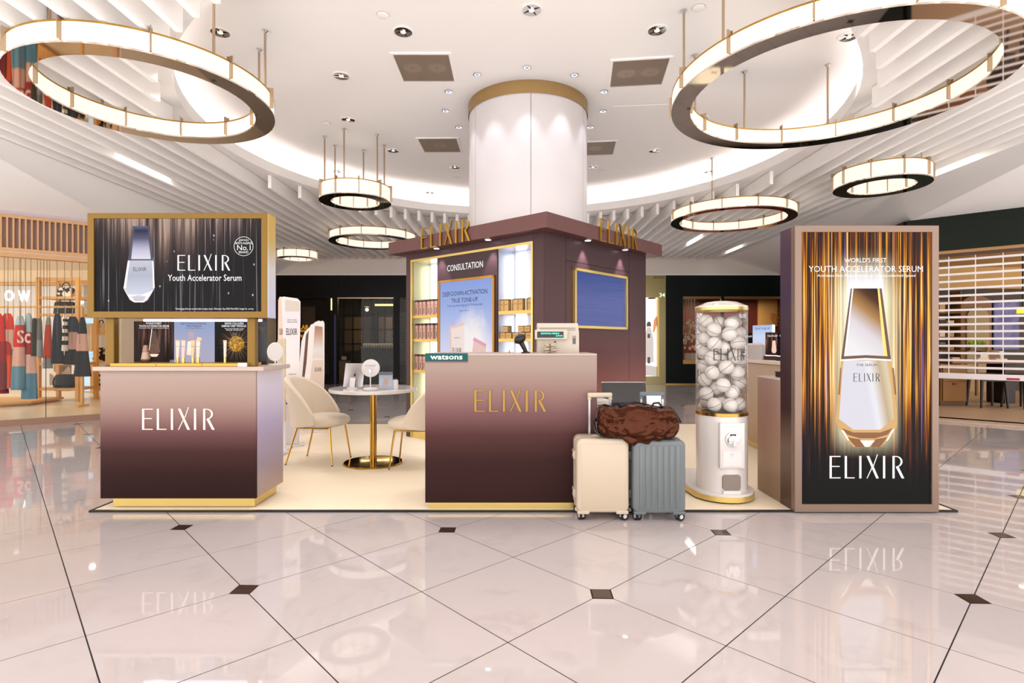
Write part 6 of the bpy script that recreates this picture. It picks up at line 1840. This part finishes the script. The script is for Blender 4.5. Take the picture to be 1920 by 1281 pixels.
p = pt(1888, 655, 11.6)  # violet reflection in the glass, put in as a glowing panel
t = thing('violet_reflection', 'violet glass reflection built as a glowing panel behind the shutter', 'screen', (p.x, 11.6, pt(0, 655, 11.6).z))
w_ = 23 * 11.6 / F; h_ = 92 * 11.6 / F
m = mat('violet_sheen', '#8078b8', .3); g = NT(m); nz = g.noise(g.tc.outputs['Object'], 2.2, 3); g.emit(g.ramp(nz, [(.3, '#6f66a8'), (.5, '#a79ac0'), (.7, '#4f5a9c')]), .55)
obj('screen', MB().box(-w_, w_, 0, .02, 0, h_), m, t, 0); obj('frame', MB().box(-w_ - .02, w_ + .02, .02, .05, -.02, h_ + .02), M_BLACK, t, 0); obj('stand', MB().box(-.04, .04, .05, .09, .05 - pt(0, 655, 11.6).z, h_ * .6), M_BLACK, t, 0)
p = pt(1914, 588, 10.9)
t = thing('yellow_sign', 'small yellow lit sign at the right picture edge behind the shutter', 'sign', (p.x + .05, 10.9, p.z))
obj('plate', MB().box(-.12, .12, 0, .02, 0, .12), mat('yellow_lit', '#f2e21c', .4, em=.8, emcol='#f2e21c'), t, 0); obj('bracket', MB().box(-.01, .01, .0, .02, .12, 2.95 - p.z), M_BLACK, t, 0)
p = pt(1831, 648, 11.8)
t = thing('plant_box', 'low box of bright green plants in front of the arched panel', 'plant', (p.x, 11.8, p.z - .08))
obj('box', MB().rbox(-.19, .19, -.07, .07, -.02, .09, .005, 1), mat('planter_olive', '#6f6a4a', .6), t, 0)
lf = MB(); r2 = random.Random(9)
for k in range(70):
    x, y = r2.uniform(-.17, .17), r2.uniform(-.06, .06); a = r2.uniform(0, 6.28); hh = r2.uniform(.05, .13); w2 = .02
    lf.add([(x, y, .08), (x + w2 * math.cos(a), y + w2 * math.sin(a), .08 + hh * .6), (x + .03 * math.cos(a + .5), y + .03 * math.sin(a + .5), .08 + hh), (x - w2 * math.sin(a), y + w2 * math.cos(a), .08 + hh * .55)], [(0, 1, 2, 3)])
o = obj('leaves', lf, mat('leaf_green', '#9ac23a', .5), t, 0); o['kind'] = 'stuff'
obj('shelf', MB().box(-.24, .24, -.1, .1, -.04, -.02), mwd, t, 0); obj('leg', MB().box(-.02, .02, -.02, .02, .03 - t.location.z, -.04), mwd, t, 0)

# ================================================================ BLACK SHOP AT THE BACK
BY = 15.3
def bx(px_): return (px_ - CX) * BY / F
def bz(y_): return H - (y_ - CY) * BY / F
bs_ = thing('black_shopfront', 'black shop front with dark glass doors at the back, left of the kiosk', 'shopfront', (bx(640), BY, 0))
def bbox(t, name, xa, xb, ya, yb, y0, y1, m_):
    return obj(name, wmb(t).box(bx(xa), bx(xb), BY + y0, BY + y1, bz(yb), bz(ya)), m_, t, 0)
M_BLKP = mat('black_panel', '#100d0d', .35, spec=.15)
bbox(bs_, 'header_panel', 513, 640, 516, 558, -.03, .1, M_BLKP); bbox(bs_, 'header_panel', 640.3, 800, 516, 558, -.03, .1, M_BLKP)
bbox(bs_, 'pier', 513, 560, 558, 720.8, -.02, .1, M_BLKP); bbox(bs_, 'pier', 617, 633, 558, 720.8, -.02, .12, M_BLKP); bbox(bs_, 'pier', 738, 748, 558, 720.8, -.02, .12, M_BLKP); bbox(bs_, 'pier', 765, 800, 558, 720.8, -.02, .1, M_BLKP)
bbox(bs_, 'blue_edge', 627, 630.5, 590, 720.8, -.03, -.02, mat('steel_blue', '#3a3f66', .3, .4))
bbox(bs_, 'door_head', 633, 738, 557, 560, -.02, .02, M_NICKEL)
bbox(bs_, 'lower_panel', 560, 617, 700, 720.8, 0, .05, M_BLKP)
bbox(bs_, 'glass_pane', 560, 617, 558, 700, .02, .03, M_PANE); bbox(bs_, 'glass_pane', 633, 738, 560, 720.5, .06, .07, M_PANE); bbox(bs_, 'glass_pane', 748, 765, 558, 720.5, .02, .03, M_PANE)
ly = wmb(bs_)
for (b_, xa, xb, yc, hp) in (('LAB', 561, 578, 613.5, 8), ('MADE', 561, 579, 620.5, 4.5), ('FRESH', 561, 580, 630.5, 5.5)):
    c_ = ((bx(xa) + bx(xb)) / 2, bz(yc)); text_mb(b_, c_[0], c_[1], bx(xb) - bx(xa), hp * BY / F, BY - .001, mb=ly, bold=.02)
obj('lettering', ly, mat('yellow_letters', '#e0a020', .5, em=.5, emcol='#e0a020'), bs_, 0)
t = thing('wall_sconce', 'slim glowing wall light on the black pier beside the dark doors', 'wall lamp', (bx(622.5), BY - .03, bz(582)))
obj('tube', MB().cyl((0, -.02), .016, 0, .33, 12), mat('sconce_glow', '#ffe0a0', .4, em=2.2, emcol='#ffdf9c'), t); obj('mount', MB().box(-.02, .02, -.02, .01, .14, .19), M_BRASS, t, 0)
# interior
M_DKB = mat('dark_brown_wall', '#2e231c', .7)
inn = struct('wall_back', MB().box(-7.2, -1.4, 18.6, 18.7, 0, 3.06), M_DKB); inn['kind'] = 'structure'
struct('interior_ceiling', MB().box(-7.2, -1.4, 15.4, 18.7, 2.6, 2.7), mat('interior_black', '#171312', .8), ceil, 0)
struct('wall_side', MB().box(-7.3, -7.2, 15.45, 18.6, 0, 2.7), M_DKB, None, 0); struct('wall_side', MB().box(-1.4, -1.3, 15.45, 18.6, 0, 2.7), M_DKB, None, 0)
struct('interior_floor', MB().box(-7.2, -1.4, 15.32, 18.6, .001, .01), mat('dark_floor', '#3a3029', .4), floor_root, 0)
area('shop_ceiling_lamp', (-4.2, 17.2, 2.55), (0, 0, 0), 1.2, .3, 22, (1, .75, .45))
wpt = thing('steel_partition', 'dark gridded glass partition deep inside the black shop', 'partition', (pt(690, 0, 18).x, 18.0, 0))
for x in (632, 645, 662, 680, 697, 709, 722, 737): obj('mullion', wmb(wpt).box(pt(x, 0, 18).x - .02, pt(x, 0, 18).x + .02, 17.98, 18.02, 0, 2.6), M_BLKP, wpt, 0)
for y in (577, 591, 618, 645): obj('transom', wmb(wpt).box(pt(630, 0, 18).x, pt(740, 0, 18).x, 17.98, 18.02, pt(0, y, 18).z - .02, pt(0, y, 18).z + .02), M_BLKP, wpt, 0)
for i, (xa, xb) in enumerate([(645, 662), (662, 680), (680, 697), (709, 722), (722, 737)]):
    obj('pane', wmb(wpt).box(pt(xa, 0, 18).x + .02, pt(xb, 0, 18).x - .02, 17.995, 18.005, .9, 2.0), mat('pane_tone%d' % (i % 3), ['#4a3a2e', '#5a4838', '#3c3028'][i % 3], .25), wpt, 0)
p = pt(688, 581, 16.8)
t = thing('pendant_lamp', 'small white globe pendant with dark shade inside the black shop', 'ceiling lamp', (p.x, 16.8, p.z))
obj('globe', MB().ball((0, 0, 0), .055, 16, 10), mat('globe_glow', '#ffe9cc', .4, em=2.0, emcol='#ffe6c4'), t)
obj('shade', MB().lathe([(.02, .10), (.09, .08), (.095, .07), (.02, .05)], 20), M_BLACK, t); obj('cord', MB().cyl((0, 0), .006, .1, 2.6 - p.z, 6), M_BLACK, t)
p = pt(720, 572, 16.6)
t = thing('tube_light', 'glowing amber tube light inside the black shop', 'ceiling lamp', (p.x, 16.6, p.z))
mb = MB(); mb.tube([(-.27, 0, 0), (.27, 0, 0)], .03, 10); obj('tube', mb, mat('tube_amber', '#ffcf80', .4, em=3.0, emcol='#ffcb78'), t)
obj('fixture', MB().box(-.3, .3, -.02, .02, .03, .05), M_BLACK, t, 0); obj('rod', MB().cyl((0, 0), .008, .05, 2.6 - p.z, 6), M_BLACK, t)
tc_ = thing('cafe_counter', 'dark brown counter inside the black shop', 'counter', (pt(706, 0, 16.3).x, 16.3, 0))
zc = pt(0, 651, 16.3).z
a, b = pt(673, 0, 16.3).x, pt(739, 0, 16.3).x
obj('top', wmb(tc_).box(a, b, 16.1, 16.6, zc - .05, zc), mat('counter_brown', '#4a2e20', .4), tc_, 0)
obj('body', wmb(tc_).box(a + .05, b, 16.15, 16.6, .01, zc - .05), mat('counter_dark', '#20140f', .5), tc_, 0)
cup = thing('white_cup', 'x', 'cup', (0, 0, 0))
obj('body', MB().lathe([(0, 0), (.028, 0), (.036, .085), (.032, .085), (.026, .01), (0, .01)], 12), mat('cup_cream', '#e0c8a8', .5), cup); obj('lid', MB().lathe([(.038, .085), (.036, .105), (0, .108)], 12), mat('cup_lid', '#f2e6d4', .4, em=.15, emcol='#f2e6d4'), cup)
for i in range(12):
    o = cup if i == 0 else copy_tree(cup)
    o.location = (pt(682.5 + i * 4.75, 0, 16.2).x, 16.2, zc)
    tag(o, f'small cream cup, {ORD[i]} from left in the row inside the black shop', 'cup', 'cups on the shop counter')
for (xa, xb, ya, yb, d, c_, nm, lab) in [(640, 648, 671, 678, 16.55, '#cfc2b4', 'white_pot', 'small pale pot inside the black shop beside the tablet'), (632, 652, 678, 716, 16.4, '#8a6e54', 'wooden_crate', 'pale wooden crate unit low inside the black shop doors'), (566, 590, 575, 640, 17.5, '#5a4636', 'wall_board', 'brown wall board behind the left window of the black shop')]:
    p = pt((xa + xb) / 2, yb, d); w_ = (xb - xa) * d / F / 2; h_ = (yb - ya) * d / F
    t = thing(nm, lab, 'furniture' if nm != 'white_pot' else 'pot', (p.x, d, max(.01, p.z)))
    obj('body', MB().rbox(-w_, w_, 0, .1 if nm == 'white_pot' else .3 if nm != 'wall_board' else .06, 0, h_, .01, 1), mat('int_' + c_.lstrip('#'), c_, .6), t, 0); obj('rim', MB().box(-w_ - .01, w_ + .01, -.01, .1, h_, h_ + .02), mat('int_rim', '#3a2a20', .5), t, 0)
    if nm == 'white_pot': t.location.z = max(.01, pt(0, 716, 16.4).z) + 38 * 16.4 / F + .021

# ================================================================ BRASS PORTAL AND GREEN SHOP AT THE BACK
br_ = thing('brass_shopfront', 'olive brass shop portal with a white lit poster, right of the kiosk', 'shopfront', (bx(1228), BY, 0))
M_OLB = mat('olive_brass', '#8f8258', .25, .6)
bbox(br_, 'header', 1180, 1248, 516, 558, -.02, .08, M_OLB); bbox(br_, 'jamb', 1236, 1248, 558, 720.8, -.02, .08, M_OLB); bbox(br_, 'sill', 1180, 1236, 706, 720.8, -.02, .08, M_OLB)
bbox(br_, 'inner_frame', 1233, 1236, 556, 706, -.01, .2, M_GOLDL)
mp = mat('white_lit_poster', '#ffffff', .4, em=1.05, emcol='#fdf8f2')
ps = bbox(br_, 'lit_poster', 1180, 1234, 560, 706, .12, .16, mp)
pc2 = wmb(br_); n_ = 0
m1_, m2_, m3_ = mat('print_grey', '#6a6a66', .5, em=.25, emcol='#6a6a66'), mat('print_pale', '#d8d2cc', .5, em=.6, emcol='#d8d2cc'), mat('print_peach', '#e8a070', .5, em=.6, emcol='#e8a070')
def bpoly(pts_, mi, k):
    pc2.mi = mi; pc2.add([(bx(x), BY + .119 - .0006 * k, bz(y)) for x, y in pts_], [tuple(range(len(pts_)))])
bpoly([(1212, 622), (1224, 622), (1227, 632), (1228, 680), (1210, 680), (1210, 632)], 1, 1)
bpoly([(1214, 612), (1215, 605), (1219, 602), (1222, 605), (1223, 612)], 0, 2); bpoly([(1216, 626), (1221, 626), (1221, 634), (1216, 634)], 0, 2); bpoly([(1216, 670), (1221, 670), (1221, 682), (1216, 682)], 0, 2)
bpoly([(1215, 613), (1222, 613), (1224, 622), (1213, 622)], 1, 2); bpoly([(1234, 590), (1228, 600), (1226, 622), (1229, 624), (1234, 606)], 2, 2)
bpoly([(1208, 684), (1234, 688), (1234, 706), (1208, 704)], 1, 1)
o = obj('printed_picture', pc2, [m1_, m2_, m3_], None, 0); o.parent = ps
tx = wmb(br_)
text_mb('#B1-51A', (bx(1225) + bx(1244)) / 2, bz(520.5), bx(1244) - bx(1225), 4 * BY / F, BY - .022, mb=tx, bold=.02)
obj('lettering', tx, M_BLACK, br_, 0)
tx = wmb(br_); text_mb('34', (bx(1236) + bx(1246.5)) / 2, bz(553.5), bx(1246.5) - bx(1236), 8 * BY / F, BY - .022, mb=tx, bold=.02)
obj('lettering', tx, mat('pale_green_lit', '#d8f0c8', .5, em=.9, emcol='#dff2d0'), br_, 0)
gs = thing('green_shopfront', 'dark green shop front with a wide display window behind the ball dispenser', 'shopfront', (bx(1360), BY, 0))
M_GRN = mat('bottle_green_panel', '#121914', .4, spec=.15)
for (xa, xb) in ((1248, 1360), (1360.4, 1470), (1470.4, 1560)): bbox(gs, 'header_panel', xa, xb, 516, 556, -.03, .1, M_GRN)
bbox(gs, 'pier', 1248, 1280, 556, 720, -.03, .1, M_GRN); bbox(gs, 'base_panel', 1280, 1470, 682.5, 720, -.03, .1, M_GRN); bbox(gs, 'gold_plinth_line', 1248, 1470, 719, 721, -.034, .0, M_BRASS)
bbox(gs, 'window_head', 1280, 1470, 556, 560, -.01, .1, mat('head_gold', '#9a7348', .4, .4)); bbox(gs, 'window_sill', 1280, 1470, 676, 682.5, -.04, .45, M_WOOD)
bbox(gs, 'glass_pane', 1280, 1354, 560, 676, .0, .01, M_PANE); bbox(gs, 'glass_pane', 1354.5, 1470, 560, 676, .0, .01, M_PANE); bbox(gs, 'mullion', 1352, 1357, 556, 676, -.02, .06, M_GRN)
mrd = mat('deep_red_wall', '#5a1f16', .6)
g2 = struct('wall_back', MB().box(4.5, 8.4, 17.2, 17.3, 0, 3.06), mrd)
struct('interior_ceiling', MB().box(4.3, 8.4, 15.4, 17.3, 2.5, 2.6), mat('interior_warm', '#6a4a34', .7), ceil, 0); struct('wall_side', MB().box(4.3, 4.4, 15.45, 17.2, 0, 2.6), mrd, None, 0); struct('wall_side', MB().box(8.3, 8.4, 15.45, 17.2, 0, 2.6), mrd, None, 0); struct('interior_floor', MB().box(4.3, 8.4, 15.45, 17.3, 0.001, .02), mrd, floor_root, 0)
struct('wood_panelling', MB().box(pt(1423, 0, 17.1).x, 8.3, 17.1, 17.2, pt(0, 612, 17.1).z, 2.5), mat('amber_board', '#d9a868', .5), g2, 0)
area('shop_ceiling_lamp', (6.2, 16.3, 2.45), (0, 0, 0), 2.6, 1.0, 75, (1, .82, .6))
cm = thing('card_mobile', 'cluster of small white cards hanging on strings in the green shop window', 'hanging decoration', (pt(1293, 0, 15.75).x, 15.75, 2.5))
cmesh = mesh_of(MB().box(-.028, .028, -.002, .002, -.035, .035), 'card', mat('card_cream', '#f0e4d2', .5))
rr = random.Random(11); stb = MB()
zt0, zb0 = pt(0, 600, 15.75).z - 2.5, pt(0, 655, 15.75).z - 2.5
for k in range(64):
    u_ = rr.random()
    z = zt0 + (zb0 - zt0) * u_
    x = rr.uniform(-.19, .21) * (1 if u_ > .25 else .6) + (.05 if u_ < .25 else 0); y = rr.uniform(-.12, .12)
    link('card', cmesh, cm, loc=(x, y, z)).rotation_euler = (rr.uniform(-.2, .2), rr.uniform(-.2, .2), rr.uniform(-.7, .7))
    if k % 2: stb.box(x - .002, x + .002, y - .002, y + .002, z, -.02)
o = obj('strings', stb, mat('string_grey', '#b8a898', .7), cm, 0)
obj('hanging_frame', MB().box(-.22, .25, -.14, .14, -.04, -.02), M_NICKEL, cm, 0)
for i in range(4):
    p = pt(1287.5 + (i % 2) * 10, 676, 15.6)
    t = thing('gift_carton', f'white gift box in the green shop window, {["lower left", "lower right", "upper left", "upper right"][i]} of four', 'box', (p.x, 15.55, bz(676) + (i // 2) * .10), 0, 'white boxes in the green shop window')
    obj('box', MB().rbox(-.07, .07, -.06, .06, 0, .085, .003, 1), M_IV, t, 0); obj('lid', MB().box(-.072, .072, -.062, .062, .085, .098), M_WHITE, t, 0)
p = pt(1453, 612, 17.0)
t = thing('dried_branch', 'dried orange branch on the amber board behind the lit product cards', 'plant', (p.x, 17.0, p.z))
mb = MB()
for k in range(5): mb.tube([(0, 0, 0), (.05 * (k - 2), 0, .2), (.09 * (k - 2) + .03, 0, .38 + .04 * (k % 2))], .007, 5)
obj('twigs', mb, mat('twig_brown', '#8a5a2a', .7), t); lb = MB()
for k in range(40): lb.ball((rr.uniform(-.18, .2), rr.uniform(-.03, .03), rr.uniform(.12, .45)), .016, 6, 4)
o = obj('blossom', lb, mat('blossom_orange', '#c98038', .7), t); o['kind'] = 'stuff'
